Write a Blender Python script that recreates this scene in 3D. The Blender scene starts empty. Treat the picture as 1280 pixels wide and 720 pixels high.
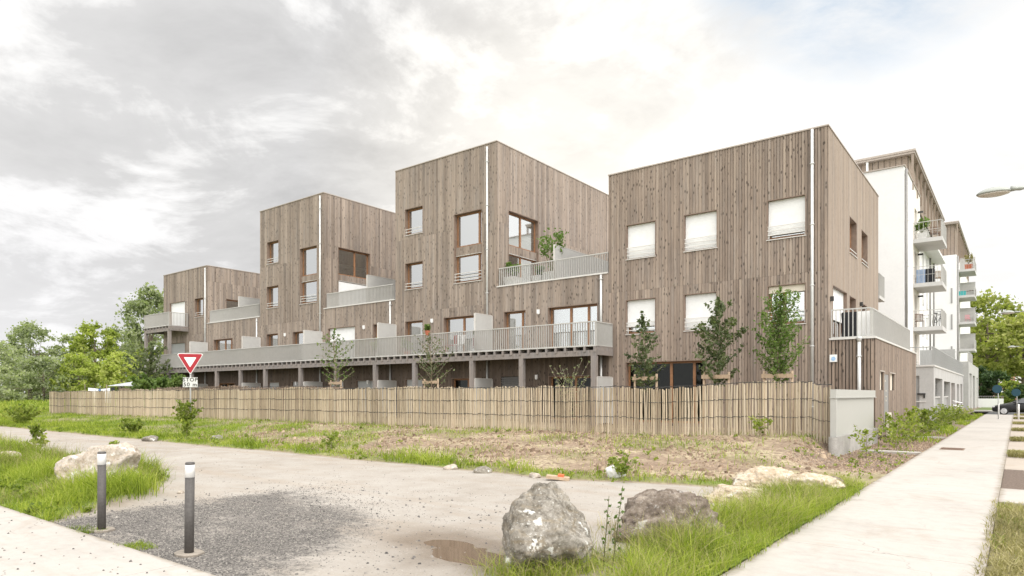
import bpy, bmesh, math, random
import numpy as np
from mathutils import Vector, Matrix, noise, Quaternion

SC = bpy.context.scene
COL = SC.collection
R = math.radians
rnd = random.Random(7)

# ------------------------------------------------------------------ helpers
def sm(a, b, x):
    t = max(0.0, min(1.0, (x - a) / (b - a)))
    return t * t * (3 - 2 * t)

def fbm(x, y, z=0.0, o=4):
    v, a, f = 0.0, 0.5, 1.0
    for _ in range(o):
        v += a * noise.noise(Vector((x * f, y * f, z * f + 3.1)))
        a *= 0.5; f *= 2.03
    return v

class MB:
    """collects geometry in world coordinates, builds ONE mesh object"""
    def __init__(s):
        s.v = []; s.f = []; s.m = []; s.t = []
    def quad(s, a, b, c, d, m=0, t=0.5):
        n = len(s.v); s.v += [tuple(a), tuple(b), tuple(c), tuple(d)]
        s.f.append((n, n + 1, n + 2, n + 3)); s.m.append(m); s.t.append(t)
    def poly(s, pts, m=0, t=0.5):
        n = len(s.v); s.v += [tuple(p) for p in pts]
        s.f.append(tuple(range(n, n + len(pts)))); s.m.append(m); s.t.append(t)
    def hexa(s, p, m=0, t=0.5):
        n = len(s.v); s.v += [tuple(q) for q in p]
        for f in ((0, 3, 2, 1), (4, 5, 6, 7), (0, 1, 5, 4), (1, 2, 6, 5), (2, 3, 7, 6), (3, 0, 4, 7)):
            s.f.append(tuple(n + i for i in f)); s.m.append(m); s.t.append(t)
    def box(s, x0, x1, y0, y1, z0, z1, m=0, t=0.5):
        if x0 > x1: x0, x1 = x1, x0
        if y0 > y1: y0, y1 = y1, y0
        if z0 > z1: z0, z1 = z1, z0
        s.hexa([(x0, y0, z0), (x1, y0, z0), (x1, y1, z0), (x0, y1, z0),
                (x0, y0, z1), (x1, y0, z1), (x1, y1, z1), (x0, y1, z1)], m, t)
    def bar(s, a, b, w, h=None, m=0, t=0.5, up=(0, 0, 1)):
        h = h or w
        a = Vector(a); b = Vector(b); d = (b - a).normalized(); u = Vector(up)
        if abs(d.dot(u)) > 0.98: u = Vector((1, 0, 0))
        r = d.cross(u).normalized() * (w / 2); q = r.cross(d).normalized() * (h / 2)
        s.hexa([a - r - q, a + r - q, a + r + q, a - r + q, b - r - q, b + r - q, b + r + q, b - r + q], m, t)
    def tube(s, pts, rad, n=8, m=0, t=0.5, cap=True):
        pts = [Vector(p) for p in pts]
        if not isinstance(rad, (list, tuple)): rad = [rad] * len(pts)
        base = len(s.v); prev = None
        for i, p in enumerate(pts):
            d = (pts[min(i + 1, len(pts) - 1)] - pts[max(i - 1, 0)]).normalized()
            u = Vector((0, 0, 1)) if abs(d.z) < 0.95 else Vector((1, 0, 0))
            if prev is not None: u = prev
            r = d.cross(u)
            if r.length < 1e-4: r = d.cross(Vector((0, 1, 0)))
            r.normalize(); q = r.cross(d).normalized(); prev = q
            for k in range(n):
                a = 2 * math.pi * k / n
                s.v.append(tuple(p + (r * math.cos(a) + q * math.sin(a)) * rad[i]))
        for i in range(len(pts) - 1):
            for k in range(n):
                k2 = (k + 1) % n
                s.f.append((base + i * n + k, base + i * n + k2, base + (i + 1) * n + k2, base + (i + 1) * n + k))
                s.m.append(m); s.t.append(t)
        if cap:
            s.f.append(tuple(base + k for k in range(n))[::-1]); s.m.append(m); s.t.append(t)
            e = base + (len(pts) - 1) * n
            s.f.append(tuple(e + k for k in range(n))); s.m.append(m); s.t.append(t)
    def lathe(s, c, prof, n=20, m=0, t=0.5, axis='z', sx=1.0, sy=1.0):
        base = len(s.v); c = Vector(c)
        for (r, h) in prof:
            for k in range(n):
                a = 2 * math.pi * k / n
                p = (r * math.cos(a) * sx, r * math.sin(a) * sy, h)
                if axis == 'y': p = (p[0], h, p[1])
                if axis == 'x': p = (h, p[0], p[1])
                s.v.append(tuple(c + Vector(p)))
        for i in range(len(prof) - 1):
            for k in range(n):
                k2 = (k + 1) % n
                s.f.append((base + i * n + k, base + i * n + k2, base + (i + 1) * n + k2, base + (i + 1) * n + k))
                s.m.append(m); s.t.append(t)
        s.f.append(tuple(base + k for k in range(n))[::-1]); s.m.append(m); s.t.append(t)
        e = base + (len(prof) - 1) * n
        s.f.append(tuple(e + k for k in range(n))); s.m.append(m); s.t.append(t)
    def build(s, name, mats, parent=None, root=None, smooth=False):
        """root: world position of the thing's origin; parent: object"""
        if not isinstance(mats, (list, tuple)): mats = [mats]
        o = Vector(root) if root is not None else Vector((0, 0, 0))
        me = bpy.data.meshes.new(name)
        me.from_pydata([(p[0] - o.x, p[1] - o.y, p[2] - o.z) for p in s.v], [], s.f)
        for q in mats: me.materials.append(q)
        me.polygons.foreach_set('material_index', s.m)
        at = me.attributes.new('tint', 'FLOAT', 'FACE'); at.data.foreach_set('value', s.t)
        if smooth: me.polygons.foreach_set('use_smooth', [True] * len(s.f))
        me.update()
        ob = bpy.data.objects.new(name, me); COL.objects.link(ob)
        if parent is not None: ob.parent = parent
        elif root is not None: ob.location = o
        return ob

def np_mesh(name, verts, faces_n, quads, tint, mat, parent=None, loc=None, extra=None):
    """fast all-quad mesh; verts (N,3), quads (M,4), tint per face"""
    me = bpy.data.meshes.new(name)
    nv, nf = len(verts), len(quads)
    me.vertices.add(nv); me.vertices.foreach_set('co', np.ascontiguousarray(verts, dtype=np.float32).ravel())
    me.loops.add(nf * 4); me.loops.foreach_set('vertex_index', np.ascontiguousarray(quads, dtype=np.int32).ravel())
    me.polygons.add(nf); me.polygons.foreach_set('loop_start', np.arange(0, nf * 4, 4, dtype=np.int32))
    me.polygons.foreach_set('loop_total', np.full(nf, 4, dtype=np.int32))
    at = me.attributes.new('tint', 'FLOAT', 'FACE'); at.data.foreach_set('value', np.asarray(tint, dtype=np.float32))
    me.materials.append(mat)
    me.update(calc_edges=True); me.validate()
    ob = bpy.data.objects.new(name, me); COL.objects.link(ob)
    if parent is not None: ob.parent = parent
    if loc is not None: ob.location = loc
    return ob

def tag(o, label=None, cat=None, group=None, kind=None):
    if label: o['label'] = label
    if cat: o['category'] = cat
    if group: o['group'] = group
    if kind: o['kind'] = kind
    return o

def thing(name, loc, label, cat, group=None, rz=0.0):
    o = bpy.data.objects.new(name, None); COL.objects.link(o)
    o.location = loc; o.rotation_euler = (0, 0, rz); o.empty_display_size = 0.3
    return tag(o, label, cat, group)

def copy_tree(o, parent=None):
    c = o.copy(); COL.objects.link(c)
    if parent is not None: c.parent = parent
    for ch in list(o.children): copy_tree(ch, c)
    return c

# ------------------------------------------------------------------ materials
def newmat(name):
    m = bpy.data.materials.new(name); m.use_nodes = True
    nt = m.node_tree; nt.nodes.clear()
    out = nt.nodes.new('ShaderNodeOutputMaterial')
    return m, nt, out

class NT:
    def __init__(s, nt): s.nt = nt
    def n(s, typ, **kw):
        nd = s.nt.nodes.new('ShaderNode' + typ)
        for k, v in kw.items():
            if k.startswith('i_'):
                key = k[2:]
                key = int(key) if key.isdigit() else key.replace('_', ' ')
                nd.inputs[key].default_value = v
            else: setattr(nd, k, v)
        return nd
    def l(s, a, b): s.nt.links.new(a, b)
    def math(s, op, a, b=None, c=None, clamp=False):
        nd = s.n('Math', operation=op, use_clamp=clamp)
        for i, x in enumerate((a, b, c)):
            if x is None: continue
            if isinstance(x, (int, float)): nd.inputs[i].default_value = x
            else: s.l(x, nd.inputs[i])
        return nd.outputs[0]
    def mix(s, fac, a, b, mode='MIX'):
        nd = s.n('Mix', data_type='RGBA', blend_type=mode)
        for i, x in ((0, fac), (6, a), (7, b)):
            if isinstance(x, (int, float)): nd.inputs[i].default_value = x
            elif isinstance(x, (tuple, list)): nd.inputs[i].default_value = (*x[:3], 1)
            else: s.l(x, nd.inputs[i])
        return nd.outputs[2]
    def ramp(s, fac, stops, interp='LINEAR'):
        nd = s.n('ValToRGB'); cr = nd.color_ramp; cr.interpolation = interp
        while len(cr.elements) < len(stops): cr.elements.new(0.5)
        for e, (p, c) in zip(cr.elements, stops):
            e.position = p; e.color = (*c[:3], 1) if isinstance(c, (tuple, list)) else (c, c, c, 1)
        s.l(fac, nd.inputs[0]); return nd.outputs[0]
    def mrange(s, v, a, b, c=0.0, d=1.0):
        nd = s.n('MapRange', clamp=True)
        s.l(v, nd.inputs[0])
        for i, x in enumerate((a, b, c, d)): nd.inputs[i + 1].default_value = x
        return nd.outputs[0]
    def coords(s, scale=(1, 1, 1), kind='Object', off=None):
        tc = s.n('TexCoord'); mp = s.n('Mapping'); mp.inputs['Scale'].default_value = scale
        s.l(tc.outputs[kind], mp.inputs[0])
        if off is not None: s.l(off, mp.inputs['Location'])
        return mp.outputs[0]
    def noise(s, vec, scale, detail=4, rough=0.55, dist=0.0):
        nd = s.n('TexNoise'); nd.inputs['Scale'].default_value = scale; nd.inputs['Detail'].default_value = detail
        nd.inputs['Roughness'].default_value = rough; nd.inputs['Distortion'].default_value = dist
        if vec is not None: s.l(vec, nd.inputs['Vector'])
        return nd.outputs[0]
    def attr(s, name):
        nd = s.n('Attribute'); nd.attribute_name = name; return nd.outputs['Fac']
    def bump(s, h, strength=0.3, dist=0.02):
        nd = s.n('Bump'); nd.inputs['Strength'].default_value = strength; nd.inputs['Distance'].default_value = dist
        s.l(h, nd.inputs['Height']); return nd.outputs[0]

def principled(k, out, col, rough=0.6, metal=0.0, normal=None, spec=0.5, **kw):
    b = k.n('BsdfPrincipled')
    if isinstance(col, (tuple, list)): b.inputs['Base Color'].default_value = (*col[:3], 1)
    else: k.l(col, b.inputs['Base Color'])
    if isinstance(rough, (int, float)): b.inputs['Roughness'].default_value = rough
    else: k.l(rough, b.inputs['Roughness'])
    b.inputs['Metallic'].default_value = metal
    b.inputs['Specular IOR Level'].default_value = spec
    for a, v in kw.items(): b.inputs[a.replace('_', ' ')].default_value = v
    if normal is not None: k.l(normal, b.inputs['Normal'])
    k.l(b.outputs[0], out.inputs[0]); return b

def mat_plain(name, col, rough=0.5, metal=0.0, var=0.12, scale=6.0, spec=0.4, bump=0.0):
    m, nt, out = newmat(name); k = NT(nt)
    v = k.coords()
    n1 = k.noise(v, scale, 5); n2 = k.noise(v, scale * 9, 3)
    f = k.math('MULTIPLY_ADD', n2, 0.4, k.math('MULTIPLY', n1, 0.6))
    lo = tuple(c * (1 - var * 1.6) for c in col); hi = tuple(min(1, c * (1 + var * 1.2)) for c in col)
    c = k.ramp(f, [(0.3, lo), (0.7, hi)])
    r = k.mrange(n1, 0.2, 0.8, max(0.05, rough - 0.1), min(1, rough + 0.1))
    principled(k, out, c, r, metal, k.bump(n2, bump, 0.01) if bump else None, spec)
    return m

def mat_wood(name, lo, mid, hi, knot=1.0, tintw=0.40, rough=0.8):
    m, nt, out = newmat(name); k = NT(nt)
    t = k.attr('tint')
    cv = k.n('CombineXYZ'); k.l(k.math('MULTIPLY', t, 37.0), cv.inputs[0]); k.l(k.math('MULTIPLY', t, 91.0), cv.inputs[2])
    off = cv.outputs[0]
    g = k.noise(k.coords((14, 14, 0.7), off=off), 1.0, 6, 0.6, 0.4)
    g2 = k.noise(k.coords((60, 60, 1.6), off=off), 1.0, 3, 0.6)
    big = k.noise(k.coords((0.35, 0.35, 0.25)), 1.0, 3, 0.6)
    st = k.noise(k.coords((22, 22, 3.2), off=off), 1.0, 5, 0.65, 0.5)
    f = k.math('ADD', k.math('MULTIPLY', t, tintw), k.math('MULTIPLY', g, 0.55))
    f = k.math('ADD', f, k.math('MULTIPLY', big, 0.35))
    f = k.math('ADD', f, k.math('MULTIPLY', g2, 0.25))
    f = k.math('ADD', f, k.math('MULTIPLY', st, 0.38))
    f = k.mrange(f, 0.66 - (1 - tintw) * .26, 1.46 - (1 - tintw) * .26)
    c = k.ramp(f, [(0.0, lo), (0.5, mid), (1.0, hi)])
    # grey bloom of weathering against the brown
    gb = k.noise(k.coords((3, 3, 0.35), off=off), 1.0, 3, 0.6)
    grey = k.mix(1.0, c, (0.80, 0.88, 0.98), 'MULTIPLY')
    c = k.mix(k.mrange(gb, 0.45, 0.7, 0, 0.6), c, grey)
    # knots
    vo = k.n('TexVoronoi', feature='F1'); vo.inputs['Scale'].default_value = 1.0
    k.l(k.coords((8.5, 8.5, 3.6), off=off), vo.inputs['Vector'])
    ds = k.math('ADD', vo.outputs['Distance'], k.math('MULTIPLY', k.noise(k.coords((20, 20, 9), off=off), 1.0, 2), 0.16))
    kf = k.mrange(ds, 0.22, 0.36, 1.0, 0.0)
    # only some cells carry a knot
    sel = k.n('SeparateColor'); k.l(vo.outputs['Color'], sel.inputs[0])
    kf = k.math('MULTIPLY', kf, k.math('MULTIPLY', k.math('GREATER_THAN', sel.outputs[0], 0.12), k.mrange(sel.outputs[1], 0.0, 1.0, 0.35, 1.15)))
    kf = k.math('MULTIPLY', kf, 0.78 * knot)
    c = k.mix(kf, c, tuple(x * 0.42 for x in lo))
    principled(k, out, c, rough, 0, k.bump(g2, 0.25, 0.004), 0.25)
    return m

def mat_foliage(name, dark, mid, lite, transl=0.35):
    m, nt, out = newmat(name); k = NT(nt)
    t = k.attr('tint')
    oi = k.n('ObjectInfo')
    f = k.math('ADD', t, k.math('MULTIPLY_ADD', oi.outputs['Random'], 0.2, -0.1), clamp=True)
    c = k.ramp(f, [(0.0, dark), (0.5, mid), (1.0, lite)])
    d = k.n('BsdfPrincipled'); k.l(c, d.inputs['Base Color']); d.inputs['Roughness'].default_value = 0.55
    d.inputs['Specular IOR Level'].default_value = 0.25
    tr = k.n('BsdfTranslucent'); k.l(k.mix(1.0, c, (1.0, 1.15, 0.55), 'MULTIPLY'), tr.inputs[0])
    mx = k.n('MixShader'); mx.inputs[0].default_value = transl
    k.l(d.outputs[0], mx.inputs[1]); k.l(tr.outputs[0], mx.inputs[2]); k.l(mx.outputs[0], out.inputs[0])
    return m

def mat_glass(name, tint=(0.75, 0.8, 0.8), base=0.16, ior=1.75):
    m, nt, out = newmat(name); k = NT(nt)
    fr = k.n('Fresnel'); fr.inputs[0].default_value = ior
    f = k.math('ADD', fr.outputs[0], base, clamp=True)
    tr = k.n('BsdfTransparent'); tr.inputs[0].default_value = (*tint, 1)
    gl = k.n('BsdfGlossy'); gl.inputs['Roughness'].default_value = 0.03; gl.inputs[0].default_value = (0.95, 0.97, 0.97, 1)
    bp = k.noise(k.coords(), 1.3, 1)
    k.l(k.bump(bp, 0.02, 0.01), gl.inputs['Normal'])
    mx = k.n('MixShader'); k.l(f, mx.inputs[0]); k.l(tr.outputs[0], mx.inputs[1]); k.l(gl.outputs[0], mx.inputs[2])
    k.l(mx.outputs[0], out.inputs[0]); return m

M = {}
M['wood'] = mat_wood('weathered_timber', (0.10, 0.078, 0.064), (0.245, 0.197, 0.161), (0.405, 0.332, 0.274))
M['wood_side'] = mat_wood('timber_pale_side', (0.19, 0.148, 0.117), (0.30, 0.238, 0.19), (0.395, 0.322, 0.262), 0.5, .3)  # paler, less knotty timber than the front walls
M['wood_slat'] = mat_wood('timber_open_slats', (0.105, 0.08, 0.064), (0.25, 0.196, 0.158), (0.405, 0.328, 0.266))
M['wood_ext'] = mat_wood('timber_brown_slats', (0.10, 0.078, 0.062), (0.21, 0.16, 0.125), (0.34, 0.265, 0.21))
M['wood_balcony_shade'] = mat_wood('timber_balcony_shade', (0.06, 0.046, 0.037), (0.115, 0.088, 0.07), (0.185, 0.145, 0.115))  # ground floor timber, colour darkened to carry the shade under the balcony
M['beam'] = mat_wood('grey_beam_timber', (0.14, 0.125, 0.115), (0.24, 0.21, 0.19), (0.34, 0.30, 0.275), 0.6)
M['pale'] = mat_wood('chestnut_pale', (0.195, 0.155, 0.108), (0.365, 0.295, 0.205), (0.55, 0.46, 0.335), 0.3, 0.8)
M['pale_old'] = mat_wood('old_chestnut_pale', (0.12, 0.085, 0.06), (0.22, 0.16, 0.115), (0.34, 0.26, 0.19), 0.3, 0.9)
M['stake'] = mat_wood('pine_stake', (0.30, 0.22, 0.15), (0.42, 0.31, 0.21), (0.55, 0.42, 0.30), 0.5)
M['membrane_and_shade'] = mat_plain('dark_membrane_and_joist_shade', (0.035, 0.03, 0.027), 0.9)  # membrane behind the boards; also colours the shade between balcony joists
M['frame'] = mat_plain('larch_frame', (0.27, 0.135, 0.065), 0.5, var=0.25, scale=9)
M['lining'] = mat_plain('brown_reveal', (0.21, 0.15, 0.115), 0.6, var=0.2)
M['glass'] = mat_glass('window_glass', base=.5)
M['glass_low'] = mat_glass('dark_reflection_glass', (.5, .52, .5), .0, 1.33)  # ground floor panes, tinted and less reflective to stand for dark tree reflections
M['curtain'] = mat_plain('white_net_curtain', (0.78, 0.79, 0.78), 0.9, var=0.02)
M['curtain_blue'] = mat_plain('pale_blue_curtain', (0.50, 0.56, 0.68), 0.9, var=0.06)
M['shutter'] = mat_plain('white_shutter', (0.78, 0.78, 0.775), 0.45, var=0.04)
M['shutter_grey'] = mat_plain('grey_shutter', (0.40, 0.41, 0.41), 0.5, var=0.06)
M['alu'] = mat_plain('pale_metal_coping', (0.62, 0.60, 0.57), 0.42, 0.2, var=0.06)
M['coping'] = mat_plain('beige_metal_coping', (0.40, 0.345, 0.30), 0.45, 0.2, var=0.08)
M['rail'] = mat_plain('beige_grey_railing', (0.475, 0.465, 0.44), 0.45, 0.1, var=0.06)
M['screen'] = mat_plain('grey_privacy_panel', (0.46, 0.455, 0.44), 0.5, var=0.05)
M['zinc'] = mat_plain('zinc_pipe', (0.60, 0.60, 0.59), 0.4, 0.25, var=0.08)
M['interior'] = mat_plain('interior_plaster', (0.45, 0.43, 0.40), 0.9, var=0.05)
M['dark'] = mat_plain('dark_grey_metal', (0.05, 0.048, 0.046), 0.5, 0.2, var=0.1)
M['grille'] = mat_plain('louvre_metal', (0.26, 0.25, 0.24), 0.5, 0.2)
M['render'] = mat_plain('white_render', (0.72, 0.715, 0.705), 0.85, var=0.035, scale=0.8)
M['render_warm'] = mat_plain('warm_white_render', (0.70, 0.655, 0.60), 0.85, var=0.04, scale=0.9)
M['concrete'] = mat_plain('fair_faced_concrete', (0.42, 0.41, 0.395), 0.8, var=0.10, scale=1.1, bump=0.1)
M['slabcon'] = mat_plain('balcony_concrete', (0.50, 0.49, 0.475), 0.75, var=0.06, scale=1.5)
M['doorgrey'] = mat_plain('grey_door', (0.30, 0.295, 0.285), 0.5, var=0.06)
M['doorbrown'] = mat_plain('brown_door', (0.17, 0.105, 0.07), 0.5, var=0.15)
M['cream'] = mat_plain('cream_panel', (0.66, 0.60, 0.50), 0.6, var=0.06)
M['gpanel'] = mat_plain('meter_panel', (0.40, 0.395, 0.365), 0.5, var=0.04)
M['foot'] = mat_plain('pale_concrete_foot', (0.34, 0.325, 0.30), 0.85, var=0.2, scale=3, bump=0.2)
M['white'] = mat_plain('white_paint', (0.78, 0.78, 0.77), 0.45, var=0.04)
M['fabric_white'] = mat_plain('white_fabric', (0.78, 0.79, 0.80), 0.9, var=0.04)
M['fabric_blue'] = mat_plain('blue_fabric', (0.13, 0.22, 0.42), 0.9, var=0.2)
M['fabric_black'] = mat_plain('black_fabric', (0.02, 0.021, 0.025), 0.9, var=0.2)
M['red'] = mat_plain('red_reflective_film', (0.33, 0.014, 0.024), 0.4, var=0.05)
M['pot'] = mat_plain('pale_planter', (0.62, 0.61, 0.59), 0.6, var=0.06)
M['terracotta'] = mat_plain('terracotta_pot', (0.40, 0.13, 0.07), 0.7)
M['pink'] = mat_plain('pink_plastic', (0.70, 0.30, 0.34), 0.5)
M['teal'] = mat_plain('teal_plastic', (0.07, 0.42, 0.42), 0.5)
M['bark'] = mat_plain('bark', (0.17, 0.135, 0.105), 0.9, var=0.35, scale=12, bump=0.5)
M['bark_young'] = mat_plain('young_bark', (0.30, 0.24, 0.18), 0.85, var=0.25, scale=14, bump=0.3)
M['leaf_willow'] = mat_foliage('willow_leaf', (0.19, 0.22, 0.13), (0.33, 0.36, 0.225), (0.48, 0.50, 0.34), .55)
M['leaf_bright'] = mat_foliage('bright_leaf', (0.18, 0.22, 0.045), (0.34, 0.385, 0.09), (0.50, 0.52, 0.17), 0.55)
M['leaf_plane'] = mat_foliage('plane_leaf', (0.15, 0.18, 0.035), (0.28, 0.31, 0.08), (0.45, 0.44, 0.16), 0.5)
M['leaf_dark'] = mat_foliage('dark_leaf', (0.014, 0.030, 0.010), (0.04, 0.075, 0.022), (0.085, 0.13, 0.04), 0.25)
M['leaf_young'] = mat_foliage('young_tree_leaf', (0.07, 0.115, 0.03), (0.145, 0.215, 0.06), (0.25, 0.32, 0.10), 0.45)
M['leaf_olive'] = mat_foliage('dull_young_leaf', (0.055, 0.08, 0.036), (0.12, 0.15, 0.07), (0.21, 0.24, 0.12), 0.4)
M['leaf_shrub'] = mat_foliage('shrub_leaf', (0.09, 0.13, 0.02), (0.21, 0.26, 0.045), (0.38, 0.40, 0.09), 0.45)
M['grass'] = mat_foliage('grass_blade', (0.085, 0.12, 0.015), (0.215, 0.285, 0.028), (0.42, 0.45, 0.09), 0.45)
M['grass_dry'] = mat_foliage('dry_grass_blade', (0.16, 0.14, 0.06), (0.30, 0.265, 0.115), (0.46, 0.40, 0.21), 0.3)
M['grass_far'] = mat_foliage('meadow_blade', (0.12, 0.16, 0.025), (0.23, 0.30, 0.045), (0.38, 0.40, 0.09), 0.4)

def sail_mat():
    m, nt, out = newmat('translucent_white_canvas'); k = NT(nt)
    d = k.n('BsdfDiffuse'); d.inputs[0].default_value = (.8, .82, .84, 1); t = k.n('BsdfTranslucent'); t.inputs[0].default_value = (.8, .83, .86, 1)
    mx = k.n('MixShader'); mx.inputs[0].default_value = .55; k.l(d.outputs[0], mx.inputs[1]); k.l(t.outputs[0], mx.inputs[2]); k.l(mx.outputs[0], out.inputs[0]); return m
M['sail'] = sail_mat()
M['pad'] = mat_plain('soiled_concrete_pad', (.27, .235, .195), .95, var=.3, scale=14, bump=.3)
M['grate'] = mat_plain('rusty_iron', (.22, .155, .11), .85, .1, var=.3)
M['rail_grey'] = mat_plain('mid_grey_railing', (.36, .36, .35), .5, .1, var=.06)
# ------------------------------------------------------------------ timber building
YF = 24.4                     # front plane
YB = 37.0                     # back plane
BR = (-30.0, YF, 0.4)         # building origin
BLD = thing('apartment_building', BR, 'long weathered timber apartment building of four stepped towers behind the paling fence', 'building')

def wm_front(Y):
    return lambda u, z, d: (u, Y - d, z)
def wm_side(X):
    return lambda u, z, d: (X + d, u, z)
def wbox(mb, wm, u0, u1, z0, z1, d0, d1, m=0, t=0.5):
    a = wm(u0, z0, d0); b = wm(u1, z1, d1)
    mb.box(a[0], b[0], a[1], b[1], a[2], b[2], m, t)

def cladding(name, wm, u0, u1, z0, z1, ops, mat, parent, root, bw=0.128, gap=0.006, joints=(), seed=1, back=True, thick=0.024):
    """board cladding with real openings: backing wall + one box per board piece"""
    r = random.Random(seed); mb = MB()
    ops = [o for o in ops if o[0] < u1 and o[1] > u0]
    us = sorted({u0, u1, *[max(u0, o[0]) for o in ops], *[min(u1, o[1]) for o in ops]})
    zs = sorted({z0, z1, *[min(max(z0, o[2]), z1) for o in ops], *[min(max(z0, o[3]), z1) for o in ops]})
    for i in range(len(us) - 1):
        for j in range(len(zs) - 1):
            cu = (us[i] + us[i + 1]) / 2; cz = (zs[j] + zs[j + 1]) / 2
            if any(o[0] < cu < o[1] and o[2] < cz < o[3] for o in ops): continue
            wbox(mb, wm, us[i], us[i + 1], zs[j], zs[j + 1], -0.20, -0.012, 1)
    n = max(1, round((u1 - u0) / (bw + gap))); step = (u1 - u0) / n
    for i in range(n):
        a = u0 + i * step + gap / 2; b = u0 + (i + 1) * step - gap / 2
        w = r.uniform(-0.1, 0.1) * gap
        a += w; b += w
        cuts = sorted({a, b, *[x for o in ops for x in (o[0], o[1]) if a < x < b]})
        js = sorted([z0] + [q + r.choice((-0.004, 0.0, 0.004)) for q in joints if z0 < q < z1] + [z1])
        segs = [(js[q], js[q + 1], min(1, max(0, r.gauss(0.5, 0.22)))) for q in range(len(js) - 1)]
        d1 = thick + r.uniform(-0.003, 0.003)
        for c in range(len(cuts) - 1):
            ca, cb = cuts[c], cuts[c + 1]
            if cb - ca < 0.006: continue
            blocks = [(o[2], o[3]) for o in ops if o[0] < (ca + cb) / 2 < o[1]]
            for (s0, s1, t) in segs:
                iv = [(s0 + 0.002, s1 - 0.002)]
                for (p, q) in blocks:
                    nw = []
                    for (x, y) in iv:
                        if q <= x or p >= y: nw.append((x, y)); continue
                        if p > x: nw.append((x, p))
                        if q < y: nw.append((q, y))
                    iv = nw
                for (x, y) in iv:
                    if y - x > 0.01: wbox(mb, wm, ca, cb, x, y, -0.009, d1, 0, t)
    return mb.build(name, [mat, M['membrane_and_shade']], parent, root)

def window(wm, u0, u1, z0, z1, parent, root, mull=(), trans=(), shutter=0.0, shmat='shutter', rails=0, curtain=None,
           sill=True, spandrel=None, recess=0.17, frame='frame', railw=0.03, name='window', lin='lining', wall='wood', box=0.0):
    w = MB()
    e = 0.03
    # reveal lining
    wbox(w, wm, u0, u0 + e, z0, z1, -0.30, 0.032, 1); wbox(w, wm, u1 - e, u1, z0, z1, -0.30, 0.032, 1)
    wbox(w, wm, u0 + e, u1 - e, z1 - e, z1, -0.30, 0.032, 1)
    wbox(w, wm, u0 + e, u1 - e, z0, z0 + e, -0.30, 0.0, 1)
    a, b, c, d = u0 + e, u1 - e, z0 + e, z1 - e
    fw = 0.075; f0, f1 = -recess - 0.06, -recess
    wbox(w, wm, a, a + fw, c, d, f0, f1); wbox(w, wm, b - fw, b, c, d, f0, f1)
    wbox(w, wm, a + fw, b - fw, d - fw, d, f0, f1); wbox(w, wm, a + fw, b - fw, c, c + fw, f0, f1)
    for m in mull: wbox(w, wm, m - 0.055, m + 0.055, c + fw, d - fw, f0, f1 + 0.006)
    if spandrel:
        wbox(w, wm, a + fw, b - fw, spandrel[0] - fw, spandrel[0], f0, f1 + 0.003); wbox(w, wm, a + fw, b - fw, spandrel[1], spandrel[1] + fw, f0, f1 + 0.003)
    o = w.build(name, [M[frame], M[lin]], parent, root)
    spans = [(c + fw, d - fw)]
    if spandrel: spans = [(c + fw, spandrel[0] - fw), (spandrel[1] + fw, d - fw)]
    for (p, q) in spans:
        g = MB(); wbox(g, wm, a + fw - 0.01, b - fw + 0.01, p - 0.01, q + 0.01, -recess - 0.045, -recess - 0.03)
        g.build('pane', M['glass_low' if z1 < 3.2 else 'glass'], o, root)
    if spandrel:
        s = MB(); nb = max(2, round((b - a) / 0.13)); st = (b - a) / nb; r = random.Random(int(u0 * 100))
        for i in range(nb): wbox(s, wm, a + i * st + 0.004, a + (i + 1) * st - 0.004, spandrel[0], spandrel[1], -0.2, -0.085 + r.uniform(0, .004), 0, r.uniform(.2, .8))
        wbox(s, wm, a, b, spandrel[0] - 0.02, spandrel[0] - 0.002, -0.2, -0.07, 1)
        s.build('spandrel', [M[wall], M['alu']], o, root)
    if shutter > 0:
        s = MB(); bot = d - (d - c) * shutter; n = max(3, int((d - bot) / 0.055)); st = (d - bot) / n
        for i in range(n): wbox(s, wm, a + 0.012, b - 0.012, bot + i * st + 0.0007, bot + (i + 1) * st - 0.0007, -0.125, -0.105 + 0.0012 * (i % 2))
        wbox(s, wm, a + 0.012, b - 0.012, bot, d, -0.132, -0.1255)
        wbox(s, wm, a + 0.001, a + 0.03, c, d, -0.13, -0.095); wbox(s, wm, b - 0.03, b - 0.001, c, d, -0.13, -0.095)
        s.build('shutter', M[shmat], o, root)
    if box > 0:
        s = MB(); wbox(s, wm, a + 0.002, b - 0.002, d - box, d - 0.002, -0.16, -0.06); s.build('shutter_box', M['cream'], o, root)
    if curtain:
        cu = MB(); n = max(10, int((b - a) / 0.05))
        for i in range(n):
            x0 = a + fw + (b - a - 2 * fw) * i / n; x1 = a + fw + (b - a - 2 * fw) * (i + 1) / n
            y0 = -recess - 0.13 + 0.025 * math.sin(i * 1.9); y1 = -recess - 0.13 + 0.025 * math.sin((i + 1) * 1.9)
            cu.quad(wm(x0, c + 0.03, y0), wm(x1, c + 0.03, y1), wm(x1, d - fw, y1), wm(x0, d - fw, y0))
        cu.build('curtain', M[curtain], o, root, True)
    if sill:
        s = MB(); wbox(s, wm, u0 - 0.01, u1 + 0.01, z0 - 0.028, z0 - 0.002, -0.1, 0.062); s.build('sill', M['alu'], o, root)
    if rails:
        s = MB()
        for i in range(rails):
            zz = z0 + 0.14 + i * 0.155
            wbox(s, wm, u0 + 0.012, u1 - 0.012, zz, zz + railw, 0.0, 0.03)
        for x in (u0 + 0.03, u1 - 0.06):
            wbox(s, wm, x, x + 0.03, z0 + 0.01, z0 + 0.14 + (rails - 1) * 0.155 + railw + 0.001, -0.012, -0.0005)
        s.build('guard_rail', M['alu'], o, root)
    return o

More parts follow.
